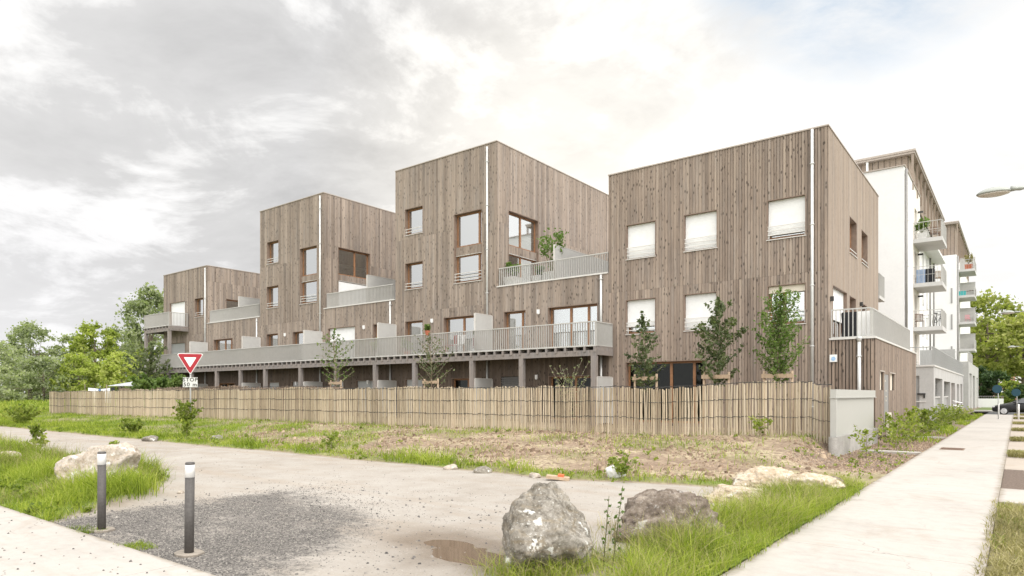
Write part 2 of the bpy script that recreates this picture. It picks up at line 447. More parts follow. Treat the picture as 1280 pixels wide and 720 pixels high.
FR = wm_front(YF)
W_ = []      # (opening, kwargs)
def add(block, u0, u1, z0, z1, **kw): W_.append((block, (u0, u1, z0, z1), kw))
R3 = dict(rails=3)
# right hand tower
add('R', -12.80, -11.48, 7.20, 8.63, shutter=0.985, **R3)
add('R', -10.30, -8.97, 7.20, 8.63, shutter=1.0, **R3)
add('R', -7.16, -5.83, 7.20, 8.63, shutter=0.90, **R3)
add('R', -12.82, -11.48, 4.12, 5.54, shutter=0.80, **R3)
add('R', -10.30, -8.98, 4.12, 5.54, shutter=1.0, **R3)
add('R', -7.15, -5.83, 4.13, 5.55, mull=(-6.6,), box=0.24, **R3)
add('R', -12.82, -9.40, 0.50, 2.98, mull=(-10.9, -9.95), sill=False)
# second tower and its low wing
add('T2', -25.95, -24.60, 10.12, 11.53, rails=2, curtain='curtain')
add('T2', -25.95, -24.60, 7.23, 8.64, rails=2, curtain='curtain')
add('T2', -25.95, -24.60, 3.62, 5.55, sill=False, curtain='curtain')
add('T2', -22.40, -20.57, 7.20, 10.66, spandrel=(8.58, 9.0), rails=3, curtain='curtain', mull=(-20.9,))
add('T2', -23.12, -20.75, 3.62, 5.55, mull=(-21.9,), sill=False, curtain='curtain_blue')
add('T2', -25.95, -24.60, 0.50, 2.47, sill=False, shutter=0.97, shmat='shutter_grey')
add('T2', -22.60, -20.60, 0.50, 2.47, sill=False, mull=(-21.6,))
add('L2', -19.23, -17.94, 3.62, 5.55, mull=(-18.25,), sill=False, curtain='curtain')
add('L2', -16.70, -14.14, 3.62, 5.55, mull=(-15.6, -14.7), sill=False, curtain='curtain')
add('L2', -16.68, -14.14, 0.50, 2.47, mull=(-15.35,), sill=False)
add('T3', -38.98, -37.65, 10.17, 11.61, rails=2)
add('T3', -39.03, -37.68, 7.28, 8.70, rails=2)
add('T3', -39.05, -37.72, 3.62, 5.60, sill=False, curtain='curtain_blue')
add('T3', -35.38, -33.62, 7.25, 10.71, spandrel=(8.64, 8.98), rails=3, curtain='curtain')
add('T3', -36.14, -33.63, 3.62, 5.58, mull=(-35.2,), sill=False)
add('T3', -38.90, -37.60, 0.50, 2.45, sill=False, shutter=0.98, shmat='shutter_grey')
add('T3', -36.30, -34.00, 0.50, 2.47, sill=False, shutter=0.98, shmat='shutter_grey')
add('L3', -32.55, -30.05, 3.62, 5.58, sill=False, shutter=0.98)
add('L3', -28.52, -27.28, 3.62, 5.57, sill=False, curtain='curtain')
add('L3', -32.55, -31.10, 0.50, 2.45, sill=False, shutter=0.98, shmat='shutter_grey')
add('L3', -30.00, -28.50, 0.50, 2.45, sill=False, shutter=0.98, shmat='shutter_grey')
add('T4', -52.39, -49.92, 6.72, 8.75, sill=False, shutter=0.98)
add('T4', -48.50, -47.20, 7.37, 8.76, rails=2)
add('T4', -52.39, -49.92, 3.62, 5.61, sill=False, shutter=0.98, shmat='shutter_grey')
add('T4', -48.45, -47.20, 3.62, 5.58, sill=False)
add('T4', -50.50, -48.00, 0.50, 2.45, sill=False, mull=(-49.2,))
add('L4', -45.77, -43.20, 3.62, 5.58, mull=(-44.5, -43.7), sill=False)
add('L4', -41.90, -40.65, 3.62, 5.56, sill=False)
add('L4', -45.40, -42.90, 0.50, 2.47, mull=(-44.2,), sill=False)
LOUV = ('L2', (-19.40, -18.10, 0.50, 2.49))

blocks = [  # name, u0, u1, top
    ('R', -13.62, -5.15, 10.83), ('L2', -19.67, -13.62, 6.74), ('T2', -26.70, -19.67, 13.70), ('L3', -33.0, -26.70, 6.76),
    ('T3', -39.80, -33.0, 13.74), ('L4', -46.70, -39.80, 6.78), ('T4', -53.40, -46.70, 11.0)]
sides = {
    'R': [((27.99, 29.40, 7.13, 8.53), dict(rails=1)), ((30.42, 31.80, 7.13, 8.50), dict(rails=1)),
          ((25.09, 27.50, 3.62, 5.50), dict(shutter=0.62, sill=False)), ((27.99, 29.22, 4.15, 5.47), {}), ((30.42, 31.63, 4.15, 5.45), {})],
    'T2': [((25.27, 27.81, 6.82, 10.63), dict(mull=(26.5,), spandrel=(8.57, 8.96), sill=False))],
    'T3': [((25.43, 27.95, 6.82, 10.69), dict(mull=(26.85,), spandrel=(8.66, 9.03), sill=False))],
    'T4': [((25.83, 28.30, 6.82, 8.77), dict(mull=(27.1,), sill=False))]}
JO = {'R': (5.9,), 'T2': (6.0, 9.9), 'T3': (6.2, 10.0), 'T4': (6.1,), 'L2': (), 'L3': (), 'L4': ()}
for bi, (bn, u0, u1, top) in enumerate(blocks):
    ops = [o for (b, o, kw) in W_ if b == bn]
    if bn == 'L2': ops.append(LOUV[1])
    slat = bn == 'R'
    if slat:
        cladding('front_wall', FR, u0, -9.2, 0.25, top, ops, M['wood_slat'], BLD, BR, 0.118, 0.010, JO[bn], 11)
        cladding('front_wall', FR, -9.2, u1 - 0.0, 0.25, top, ops, M['wood_slat'], BLD, BR, 0.088, 0.015, JO[bn], 12, thick=0.027)
    else:
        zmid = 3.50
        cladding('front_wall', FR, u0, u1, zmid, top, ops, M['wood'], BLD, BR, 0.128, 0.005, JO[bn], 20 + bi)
        cladding('ground_floor_wall', FR, u0, u1, 0.25, zmid, ops, M['wood_balcony_shade'], BLD, BR, 0.128, 0.006, (), 40 + bi)
    for (b, o, kw) in W_:
        if b == bn: window(FR, *o, BLD, BR, **kw)
    if bn in sides:
        so = sides[bn]; sw = wm_side(u1); z0 = 0.25 if bn == 'R' else 6.6
        y0 = YF - 0.001
        mat = M['wood_side'] if bn == 'R' else M['wood']
        cladding('side_wall', sw, YF + 0.014, (34.6 if bn == 'R' else YB), z0, top, [q[0] for q in so], mat, BLD, BR,
                 0.125 if bn != 'R' else 0.15, 0.004, () if bn == 'R' else (9.9,), 60 + bi)
        for (q, kw) in so:
            wo = window(sw, *q, BLD, BR, lin='lining', **kw)
            if bn == 'T3':
                s_ = MB(); wbox(s_, sw, q[0] + .04, q[1] - .04, q[2] + .03, 8.60, -.14, -.105); s_.build('shutter', M['shutter'], wo, BR)
    # coping, roof, back
    rb = MB(); yb = 34.6 if bn == 'R' else YB
    if bn[0] in 'RT':
        rb.box(u0 + 0.05, u1 - 0.03, YF + 0.05, yb, top - 0.35, top - 0.25)
        rb.build('roof', M['grille'], BLD, BR)
        c = MB()
        c.box(u0 - 0.02, u1 + 0.05, YF - 0.055, YF + 0.30, top - 0.001, top + 0.045)
        c.box(u1 - 0.30, u1 + 0.05, YF + 0.302, yb + 0.03, top - 0.001, top + 0.045)
        c.box(u0 - 0.02, u0 + 0.25, YF + 0.302, yb + 0.03, top - 0.001, top + 0.045)
        c.build('coping', M['coping'], BLD, BR)
    else:
        rb.box(u0 + 0.035, u1 - 0.24, YF + 0.05, yb, 6.55, 6.70)
        rb.build('terrace_floor', M['slabcon'], BLD, BR)
        c = MB(); c.box(u0 + 0.03, u1 - 0.03, YF - 0.06, YF + 0.20, top - 0.001, top + 0.05); c.build('coping', M['alu'], BLD, BR)
    bw = MB()
    bw.box(u0, u1, yb - 0.15, yb, 0.2, top - 0.02, 0, .5)
    if bn[0] in 'RT':
        bw.box(u0 + 0.0, u0 + 0.15, YF + 0.201, yb - 0.151, 0.2, top - 0.02, 0, .55)
    bw.build('rear_wall', M['wood'], BLD, BR)
    fl = MB()
    for zz in ((3.3, 6.4) if top < 11.2 else (3.3, 6.4, 9.5)):
        if zz < top - 1: fl.box(u0 + 0.16, u1 - 0.21, YF + 0.32, yb - 0.2, zz, zz + 0.2)
    fl.box(u0 + 0.16, u1 - 0.21, YF + 0.32, yb - 0.2, 0.3, 0.45)
    fl.box(u0 + 0.16, u1 - 0.21, YF + 4.5, YF + 4.6, 0.46, min(top, 6.4) - 0.2)
    fl.build('interior_floor', M['interior'], BLD, BR)
# louvred vent
lv = MB(); o = LOUV[1]
wbox(lv, FR, o[0], o[1], o[2], o[3], -0.25, -0.22)
for i in range(22):
    z = o[2] + 0.03 + i * 0.088
    lv.hexa([FR(o[0], z, 0.01), FR(o[1], z, 0.01), FR(o[1], z, -0.01), FR(o[0], z, -0.01),
             FR(o[0], z + 0.07, -0.06), FR(o[1], z + 0.07, -0.06), FR(o[1], z + 0.07, -0.08), FR(o[0], z + 0.07, -0.08)])
lv.build('louvre_vent', M['grille'], BLD, BR)
# ---------------------------------------------------------------- railings made of upright blades
def railing(mb, p0, p1, z0, z1, sp=0.118, depth=0.070, thick=0.013, skip=0.0):
    p0 = Vector((*p0, 0)); p1 = Vector((*p1, 0)); L = (p1 - p0).length; d = (p1 - p0) / L; n = Vector((-d.y, d.x, 0))
    k = int(L / sp)
    for i in range(k + 1):
        c = p0 + d * (L * i / k)
        a = c - d * thick / 2 - n * depth / 2; b = c + d * thick / 2 - n * depth / 2
        e = c + d * thick / 2 + n * depth / 2; f = c - d * thick / 2 + n * depth / 2
        mb.hexa([(q.x, q.y, z0 + 0.03) for q in (a, b, e, f)] + [(q.x, q.y, z1 - 0.035) for q in (a, b, e, f)])
    for zz, hh in ((z1 - 0.035, 0.04), (z0 - 0.002, 0.03)):
        a = p0 - n * 0.034 - d * 0.02; b = p1 - n * 0.034 + d * 0.02; e = p1 + n * 0.034 + d * 0.02; f = p0 + n * 0.034 - d * 0.02
        mb.hexa([(q.x, q.y, zz) for q in (a, b, e, f)] + [(q.x, q.y, zz + hh) for q in (a, b, e, f)])

YBL = 22.93
def balcony(x0, x1, zf, posts, zpost0, beamh=0.23):
    d = MB()
    d.box(x0, x1, YBL + 0.12, YF - 0.04, zf - 0.03, zf)                      # deck
    d.box(x0 - 0.012, x1 + 0.012, YBL - 0.015, YBL + 0.119, zf - 0.012, zf + 0.02, 1)     # edge angle
    zb = zf - 0.16 - beamh
    d.box(x0, x1, YBL + 0.02, YBL + 0.14, zb, zf - 0.16, 0, 0.45)     # front beam
    d.box(x1 - 0.12, x1, YBL + 0.141, YF - 0.04, zb + 0.04, zf - 0.16, 0, 0.4)
    d.box(x0, x0 + 0.12, YBL + 0.141, YF - 0.04, zb + 0.04, zf - 0.16, 0, 0.4)
    n = int((x1 - x0) / 0.47)
    for i in range(n + 1):
        x = x0 + 0.05 + (x1 - x0 - 0.1) * i / n
        d.box(x - 0.045, x + 0.045, YBL - 0.01, YF - 0.05, zf - 0.159, zf - 0.031, 0, rnd.uniform(.3, .7))
        d.box(x - 0.05, x + 0.05, YBL - 0.018, YBL + 0.019, zf - 0.23, zf - 0.013, 0, rnd.uniform(.3, .7))
    d.box(x0 + .13, x1 - .13, YBL + 0.145, YF - 0.05, zf - 0.045, zf - 0.0305, 2)  # dark sheet added under the deck to stand for shade between joists
    d.box(x0 + .13, x1 - .13, YBL + 0.33, YBL + .36, zf - 0.20, zf - 0.046, 2)  # dark strip behind the joist ends, standing for shade in the gaps
    o = d.build('balcony', [M['beam'], M['rail'], M['membrane_and_shade']], BLD, BR)
    ra = MB()
    railing(ra, (x0 + 0.04, YBL + 0.03), (x1 - 0.04, YBL + 0.03), zf + 0.02, zf + 1.0)
    railing(ra, (x1 - 0.04, YBL + 0.13), (x1 - 0.04, YF - 0.08), zf + 0.02, zf + 1.0, 0.10)
    railing(ra, (x0 + 0.04, YBL + 0.13), (x0 + 0.04, YF - 0.08), zf + 0.02, zf + 1.0, 0.10)
    ra.build('railing', M['rail'], o, BR)
    for p in posts:
        q = MB(); q.box(p - 0.11, p + 0.11, YBL + 0.005, YBL + 0.20, zpost0, zb - 0.002, 0, rnd.uniform(.35, .65)); q.build('post', M['beam'], o, BR)
    return o
B1 = balcony(-53.45, -13.40, 3.60, [-53.33, -49.65, -46.2, -42.8, -39.84, -37.0, -33.33, -30.0, -26.75, -23.80, -20.02, -17.15, -13.52], 0.3)
B2 = balcony(-53.45, -49.40, 6.72, [-53.33, -49.55], 4.62)
def screen(x, z0, z1, par, y0=YBL + 0.10, y1=YF - 0.05):
    s = MB(); s.box(x - 0.012, x + 0.012, y0 + 0.061, y1 - 0.061, z0 + 0.06, z1 - 0.005)
    s.box(x - 0.03, x + 0.03, y0, y0 + 0.06, z0, z1, 1); s.box(x - 0.03, x + 0.03, y1 - 0.06, y1, z0, z1, 1)
    s.box(x - 0.02, x + 0.02, y0 + 0.061, y1 - 0.061, z1 - 0.004, z1 + 0.025, 1)
    s.build('privacy_screen', [M['screen'], M['alu']], par, BR)
for x in (-19.90, -26.60, -33.08, -39.70, -46.55):
    screen(x, 3.605, 5.40, B1); screen(x, 0.42, 2.38, BLD)
screen(-13.42, 0.42, 2.36, BLD)
# roof terraces
TERR = [(-19.55, -13.70, 6.79), (-32.75, -26.95, 6.81), (-46.40, -40.05, 6.83)]
for (a, b, z) in TERR:
    ra = MB(); railing(ra, (a, YF + 0.07), (b, YF + 0.07), z + 0.005, z + 0.86); ra.build('terrace_railing', M['rail'], BLD, BR)
for (x, top, zf) in ((-16.55, 8.40, 6.7), (-29.35, 8.45, 6.7), (-42.9, 8.45, 6.7)):
    screen(x, zf, top, BLD, YF + 0.22, YF + 6.2)
# downpipes
def pipe(x, z0, z1, y=YF - 0.085, clamps=True):
    p = MB(); p.tube([(x, y, z0), (x, y, z1)], 0.05, 10)
    if clamps:
        z = z0 + 0.8
        while z < z1: p.box(x - 0.065, x + 0.065, y - 0.055, YF - 0.02, z, z + 0.03); z += 2.1
    p.build('downpipe', M['zinc'], BLD, BR, True)
for x, top in ((-20.20, 13.55), (-33.25, 13.6), (-46.85, 10.85)):
    pipe(x, 3.61, top); pipe(x, 0.4, 3.4)
for x in (-13.95, -27.05, -40.1): pipe(x, 3.61, 6.7); pipe(x, 0.4, 3.4)
pipe(-5.62, 0.4, 10.8)
h = MB()
for x in (-20.20, -33.25, -46.85): pass
# wall lamps
for (x, z) in ((-23.9, 5.45), (-17.2, 5.4), (-36.9, 5.45), (-29.25, 5.45), (-17.3, 2.45), (-35.7, 2.35), (-28.9, 2.35)):
    l = MB(); l.box(x - 0.05, x + 0.05, YF - 0.13, YF - 0.03, z - 0.09, z + 0.09); l.lathe((x, YF - 0.08, z - 0.12), [(0.045, 0), (0.045, 0.029)], 10)
    l.build('wall_lamp', M['white'], BLD, BR)
# ---------------------------------------------------------------- ground floor extension with roof terrace
EX0, EX1, EY1, EZ = -5.12, -3.73, 35.3, 3.50
EXF = wm_front(YF - 0.0); EXS = wm_side(EX1)
cladding('extension_front_wall', EXF, EX0 + 0.0, EX1, 0.2, EZ, [], M['wood_ext'], BLD, BR, 0.082, 0.026, (), 91, thick=0.032)
eo = [(25.19, 26.10, 1.80, 2.43), (26.25, 27.30, 0.35, 2.36), (27.42, 28.63, 1.80, 2.42), (26.52, 27.22, 0.351, 1.03)][:3]
cladding('extension_side_wall', EXS, YF + 0.014, EY1, 0.2, EZ, eo, M['wood_side'] if False else M['wood_ext'], BLD, BR, 0.135, 0.005, (), 92)
q = MB(); wbox(q, EXS, eo[1][0], eo[1][1], eo[1][2], eo[1][3], -0.19, 0.012)
for (y, z) in ((26.4, 2.1), (26.6, 1.75), (26.6, 1.55), (26.6, 1.4)): wbox(q, EXS, y, y + 0.09, z, z + 0.05, 0.013, 0.03, 1)
wbox(q, EXS, 27.0, 27.14, 0.75, 0.95, 0.013, 0.06, 2)
dr = q.build('door', [M['grille'], M['cream'], M['dark']], BLD, BR)
for k in (0, 2):
    q = MB(); wbox(q, EXS, *eo[k], -0.15, -0.05); o = eo[k]
    wbox(q, EXS, o[0] - 0.03, o[1] + 0.03, o[3] - 0.001, o[3] + 0.04, -0.05, 0.06, 1); wbox(q, EXS, o[0] - 0.03, o[0] - 0.001, o[2], o[3], -0.05, 0.05, 1)
    wbox(q, EXS, o[1] + 0.001, o[1] + 0.03, o[2], o[3], -0.05, 0.05, 1)
    q.build('service_box', [M['cream'], M['coping']], BLD, BR)
q = MB(); wbox(q, EXS, 26.55, 27.05, 0.18, 1.0, 0.04, 0.14); q.build('service_box', M['cream'], BLD, BR)
q = MB(); q.box(EX0 + 0.03, EX1 + 0.06, YF - 0.07, YF + 0.2, EZ, EZ + 0.06); q.box(EX1 - 0.2, EX1 + 0.06, YF + 0.201, EY1 + 0.02, EZ, EZ + 0.06); q.build('coping', M['alu'], BLD, BR)
q = MB(); q.box(EX0 + 0.10, EX1 - 0.202, YF + 0.202, EY1 - 0.1, EZ - 0.15, EZ - 0.02); q.box(EX0, EX1 - 0.02, EY1 - 0.15, EY1 - 0.01, 0.2, EZ - 0.01); q.build('terrace_floor', M['slabcon'], BLD, BR)
q = MB(); railing(q, (EX0 + 0.10, YF + 0.02), (EX1 - 0.12, YF + 0.02), EZ + 0.065, 4.53, 0.118, 0.075, 0.02)
railing(q, (EX1 - 0.07, YF + 0.03), (EX1 - 0.07, 33.8), EZ + 0.065, 4.50, 0.11)
q.build('terrace_railing', M['rail'], BLD, BR)
q = MB(); q.tube([(-4.16, YF - 0.10, 0.4), (-4.16, YF - 0.10, 3.42)], 0.055, 10); q.box(-4.23, -4.09, YF - 0.16, YF - 0.03, 2.9, 2.93); q.lathe((-4.16, YF - 0.10, 3.40), [(0.06, 0), (0.09, 0.12), (0.09, 0.16)], 12)
q.build('downpipe', M['zinc'], BLD, BR, True)
q = MB(); q.box(-5.07, -4.84, YF - 0.075, YF - 0.045, 2.75, 3.0); q.lathe((-4.95, YF - 0.078, 2.86), [(0.07, 0.0), (0.07, -0.004)], 18, 1, axis='y')
q.build('wall_plaque', [M['white'], mat_plain('pale_blue_print', (0.33, 0.50, 0.72), 0.5)], BLD, BR)
q = MB()
for (x, z) in ((-5.2 + 0.09, 5.02), ): pass
for y, z in ((24.72, 4.95), (30.1, 5.35)): q.box(-5.12, -5.02, y - 0.05, y + 0.05, z - 0.08, z + 0.08)
q.build('wall_lamp', M['dark'], BLD, BR)
# small balcony on the far side of the right hand tower
q = MB(); q.box(-6.6, -5.08, 34.62, 36.2, 6.12, 6.24); o = q.build('balcony', M['slabcon'], BLD, BR)
q = MB(); railing(q, (-5.12, 34.68), (-5.12, 36.1), 6.245, 7.3, .1); railing(q, (-6.5, 36.15), (-5.2, 36.15), 6.245, 7.3, .1); q.build('railing', M['rail'], o, BR)
# meter wall at the fence end
MW = (-3.80, 21.2, 0.1)
mw = thing('meter_wall', MW, 'pale grey panelled low wall on a concrete foot, between the fence end and the timber building', 'wall')
q = MB(); q.box(-3.83, -3.61, 18.25, 24.2, -0.2, 0.56); q.tube([(-3.72, 18.26, -0.2), (-3.72, 18.26, 0.56)], 0.11, 14); q.build('foot', M['foot'], mw, MW)
q = MB(); q.box(-3.76, -3.70, 18.44, 24.08, 0.561, 1.55); q.build('panel', M['gpanel'], mw, MW)
q = MB(); q.box(-3.80, -3.66, 18.30, 18.44, 0.561, 1.78); q.box(-3.80, -3.66, 18.441, 24.15, 1.57, 1.78); q.box(-3.82, -3.63, 18.28, 24.17, 1.551, 1.569)
q.build('frame', M['gpanel'], mw, MW)
# ------------------------------------------------------------------ white apartment blocks
def solid_wall(mb, wm, u0, u1, z0, z1, ops, d0=-0.3, d1=0.0, m=0):
    us = sorted({u0, u1, *[o[0] for o in ops], *[o[1] for o in ops]}); zs = sorted({z0, z1, *[o[2] for o in ops], *[o[3] for o in ops]})
    for i in range(len(us) - 1):
        for j in range(len(zs) - 1):
            cu = (us[i] + us[i + 1]) / 2; cz = (zs[j] + zs[j + 1]) / 2
            if any(o[0] < cu < o[1] and o[2] < cz < o[3] for o in ops): continue
            wbox(mb, wm, us[i], us[i + 1], zs[j], zs[j + 1], d0, d1, m)

def far_window(par, root, wm, o, frame='frame'):
    q = MB(); u0, u1, z0, z1 = o
    wbox(q, wm, u0, u0 + .06, z0, z1, -.24, -.18); wbox(q, wm, u1 - .06, u1, z0, z1, -.24, -.18)
    wbox(q, wm, u0 + .06, u1 - .06, z1 - .07, z1, -.24, -.18); wbox(q, wm, u0 + .06, u1 - .06, z0, z0 + .07, -.24, -.18)
    w = q.build('window', M[frame], par, root)
    q = MB(); wbox(q, wm, u0 + .05, u1 - .05, z0 + .06, z1 - .06, -.22, -.2); q.build('pane', M['glass'], w, root)
    q = MB(); wbox(q, wm, u0 - .02, u1 + .02, z0 - .04, z0 - .003, -.1, .05); q.build('sill', M['alu'], w, root)
    if z1 - z0 > 1.3:
        q = MB()
        for i in range(3): wbox(q, wm, u0 + .01, u1 - .01, z0 + .15 + i * .15, z0 + .18 + i * .15, .0, .03)
        q.build('guard_rail', M['alu'], w, root)

def slab_balcony(par, root, x0, x1, y0, y1, zt, back_solid=False):
    q = MB(); q.box(x0, x1, y0, y1, zt - 0.24, zt); b = q.build('balcony', M['slabcon'], par, root)
    q = MB()
    for i in range(int((x1 - x0) / 0.24) + 1): q.box(x0 + .05 + i * .24, x0 + .066 + i * .24, y0 + .03, y0 + .05, zt, zt + 1.0)
    q.box(x0, x1, y0 + .015, y0 + .065, zt + 1.0, zt + 1.035)
    q.box(x0, x1 - .08, y0 + .03, y0 + .05, zt + .5, zt + .52)
    railing(q, (x1 - .05, y0 + .08), (x1 - .05, y1 - .04), zt + .002, zt + 1.035, .11)
    if back_solid: q.box(x0, x1 - .1, y1 - .05, y1 - .02, zt, zt + 1.9)
    else:
        for i in range(int((x1 - x0) / 0.24) + 1): q.box(x0 + .05 + i * .24, x0 + .066 + i * .24, y1 - .05, y1 - .03, zt, zt + 1.0)
        q.box(x0, x1 - .1, y1 - .065, y1 - .015, zt + 1.0, zt + 1.035)
    q.build('railing', M['rail'], b, root)
    return b

def attic(par, root, x0, x1, y0, y1, z0, z1, ov=0.4):
    sw = wm_side(x1 - ov); fw = wm_front(y0 + ov)
    cladding('attic_wall', fw, x0, x1 - ov, z0, z1 - .25, [], M['wood_side'], par, root, .30, .03, (), 5, thick=.05)
    cladding('attic_wall', sw, y0 + ov + .014, y1, z0, z1 - .25, [], M['wood_side'], par, root, .30, .03, (), 6, thick=.05)
    q = MB(); q.box(x0, x1, y0, y1 + .3, z1 - .249, z1 - .12); q.box(x0 - .05, x1 + .05, y0 - .05, y1 + .35, z1 - .119, z1)
    q.build('roof', [M['coping']], par, root)
    n = int((y1 - y0) / 2.2)
    for i in range(n + 1):
        q = MB(); y = y0 + .1 + (y1 - y0 - .2) * i / n; q.box(x1 - .18, x1 - .06, y - .06, y + .06, z0, z1 - .25); q.build('roof_post', M['wood_side'], par, root)
    n = int((x1 - x0) / 2.4)
    for i in range(1, n):
        q = MB(); x = x1 - .12 - (x1 - x0) * i / n; q.box(x - .06, x + .06, y0 + .06, y0 + .18, z0, z1 - .25); q.build('roof_post', M['white'], par, root)

W1R = (-12.0, 43.5, 0.0)
WB = thing('apartment_building', W1R, 'tall white apartment block with timber attic directly behind the right timber tower', 'building')
X5 = -5.15; top1 = 14.76
fw = wm_front(43.6); sw = wm_side(X5); sw2 = wm_side(-6.5)
nar = [(44.55, 45.2, z, z + h) for z, h in ((11.95, 1.4), (9.25, 1.4), (6.55, 1.4), (3.9, 1.4))]
drs = [(48.4, 49.6, z, z + 2.15) for z in (3.32, 5.83, 8.55, 11.3)]
q = MB(); solid_wall(q, fw, -18.0, X5, 3.3, top1, [], -.3, 0); solid_wall(q, sw, 43.901, 47.6, 3.3, top1, nar)
solid_wall(q, sw2, 51.3, 76.0, 3.3, top1, [(y, y + 1.0, z, z + 1.9) for y in (66.5, 69.6, 72.8) for z in (4.0, 6.7, 9.4, 12.0)])
q.box(-6.5, -5.151, 50.98, 51.28, 3.3, top1)
q.build('wall', M['render'], WB, W1R)
q = MB(); solid_wall(q, sw, 47.601, 50.979, 3.3, top1, drs); q.build('recess_wall', M['render_warm'], WB, W1R)
q = MB(); q.box(-18, -5.5, 44, 75.9, top1 - .5, top1 - .3); q.box(-18.0, -17.7, 43.91, 76, 3.3, top1 - .01); q.box(-17.69, -6.81, 75.7, 75.99, 3.3, top1 - .01); q.build('rear_wall', M['render'], WB, W1R)
q = MB(); q.box(-18.05, X5 + .06, 43.54, 43.95, top1, top1 + .06); q.box(X5 - .3, X5 + .06, 43.951, 51.3, top1, top1 + .06); q.box(-6.8, -6.44, 51.301, 76, top1, top1 + .06); q.build('coping', M['coping'], WB, W1R)
for o in nar: far_window(WB, W1R, sw, o, 'zinc')
for o in drs: far_window(WB, W1R, sw, o)
for y in (66.5, 69.6, 72.8):
    for z in (4.0, 6.7, 9.4, 12.0): far_window(WB, W1R, sw2, (y, y + 1.0, z, z + 1.9), 'zinc')
for x, y in ((X5 + .09, 43.75), (-6.4, 71.9), (-6.4, 75.2)):
    q = MB(); q.tube([(x, y, 3.3), (x, y, 14.6)], .07, 8); q.build('downpipe', M['grille'], WB, W1R, True)
for z in (5.83, 8.55, 11.3):
    slab_balcony(WB, W1R, X5 + .002, -3.62, 47.7, 50.8, z)
    q = MB(); q.box(X5 + .001, X5 + .3, 50.0, 50.15, z + 2.15, z + 2.25); q.build('wall_lamp', M['dark'], WB, W1R)
attic(WB, W1R, -17.5, -5.02, 47.2, 67.6, 14.3, 16.78)
# garage base
GX = -3.73; gs = wm_side(GX); gf = wm_front(43.7)
go = [(44.6, 49.1, 0.0, 2.60), (50.3, 55.2, 0.0, 2.50), (56.1, 59.7, 0.0, 2.48), (61.5, 64.0, 0.0, 2.45), (65.6, 67.9, 0.0, 2.52)]
q = MB(); solid_wall(q, gs, 43.7, 69.0, -.2, 3.22, go, -.35, 0); solid_wall(q, gf, -14.0, GX - .351, -.2, 3.22, [(-4.75, -4.42, .9, 2.7)], -.35, 0)
q.box(-14, GX - .36, 68.7, 69, -.2, 3.2); q.box(-14, GX - .36, 44.06, 68.69, 3.0, 3.2)
b = q.build('garage_base', M['concrete'], WB, W1R)
q = MB(); q.box(-14.0, GX + .05, 43.64, 44.05, 3.221, 3.31); q.box(GX - .4, GX + .05, 44.051, 69.05, 3.221, 3.31); q.build('coping', M['alu'], b, W1R)
q = MB(); wbox(q, gs, 43.75, 44.5, 1.0, 1.04, 0.0, .03); wbox(q, gf, -6.0, -4.1, 1.22, 1.27, 0.001, .03); q.build('moulding', M['alu'], b, W1R)
q = MB(); wbox(q, gf, -4.75, -4.42, .9, 2.7, -.2, -.1); q.build('window', M['doorgrey'], b, W1R)
q = MB(); wbox(q, gf, -4.52, -4.12, 1.62, 1.72, .0, .08); wbox(q, gf, -4.22, -4.14, 1.45, 1.62, .0, .06); q.build('intercom', M['dark'], b, W1R)
for i, o in enumerate(go):
    mt = 'doorgrey' if i in (0, 1) else ('doorbrown' if i in (2, 4) else 'doorgrey')
    q = MB()
    if i < 2:
        wbox(q, gs, o[0], o[1], -.1, 1.45, -.3, -.2); wbox(q, gs, o[0], o[1], 1.451, 1.52, -.3, -.12, 1)
        for k in range(9): wbox(q, gs, o[0] + .1, o[1] - .1, 1.6 + k * .1, 1.63 + k * .1, -.30, -.27, 2)
    else:
        wbox(q, gs, o[0], o[1], -.1, o[3], -.3, -.22); wbox(q, gs, (o[0] + o[1]) / 2 - .04, (o[0] + o[1]) / 2 + .04, 0, o[3], -.219, -.18, 1)
    q.build('door', [M[mt], M['alu'], M['dark']], b, W1R)
q = MB()
for z in (.75, 1.05): q.tube([(GX + .1, 56.0, z + .15), (GX + .5, 56.6, z), (GX + .5, 58.2, z), (GX + .1, 58.6, z - .1)], .035, 8)
q.build('handrail', M['white'], b, W1R, True)
q = MB(); railing(q, (-13.9, 43.78), (GX - .1, 43.78), 3.315, 4.34, .13, .05); railing(q, (GX - .05, 43.8), (GX - .05, 68.9), 3.315, 4.34, .11); q.box(-6.4, GX - .15, 62.0, 62.05, 3.3, 5.2)
q.build('terrace_railing', M['rail_grey'], b, W1R)

W2R = (-12.0, 84.3, 0.0)
WB2 = thing('apartment_building', W2R, 'farther white apartment block with stacked concrete balconies, beyond the first white block', 'building')
top2 = 16.55
f2 = wm_front(84.3); s2 = wm_side(X5)
d2 = [(87.2, 88.6, z, z + 2.1) for z in (3.7, 6.6, 9.5, 12.3)]
q = MB(); solid_wall(q, f2, -18, X5, -.1, top2, []); solid_wall(q, s2, 84.601, 110, -.1, top2, d2); q.box(-18, -5.5, 84.7, 110, top2 - .4, top2 - .2); q.box(-18, -5.46, 109.7, 109.99, -.1, top2 - .1)
q.box(-18, -17.7, 84.61, 109.69, -.1, top2 - .1); q.build('wall', M['render'], WB2, W2R)
for o in d2: far_window(WB2, W2R, s2, o)
for z in (6.55, 9.45, 12.3, 15.1): slab_balcony(WB2, W2R, X5 + .002, -3.62, 85.6, 89.6, z, True)
q = MB(); q.tube([(X5 + .12, 84.5, 0), (X5 + .12, 84.5, 16.4)], .08, 8); q.build('downpipe', M['grille'], WB2, W2R, True)
for z in (5.2, 8.6, 11.4):
    q = MB(); q.box(-5.65, -5.5, 84.25, 84.299, z, z + 1.6); q.build('window_slit', M['doorgrey'], WB2, W2R)
attic(WB2, W2R, -17.0, -5.05, 85.6, 106.0, 16.2, 20.4)
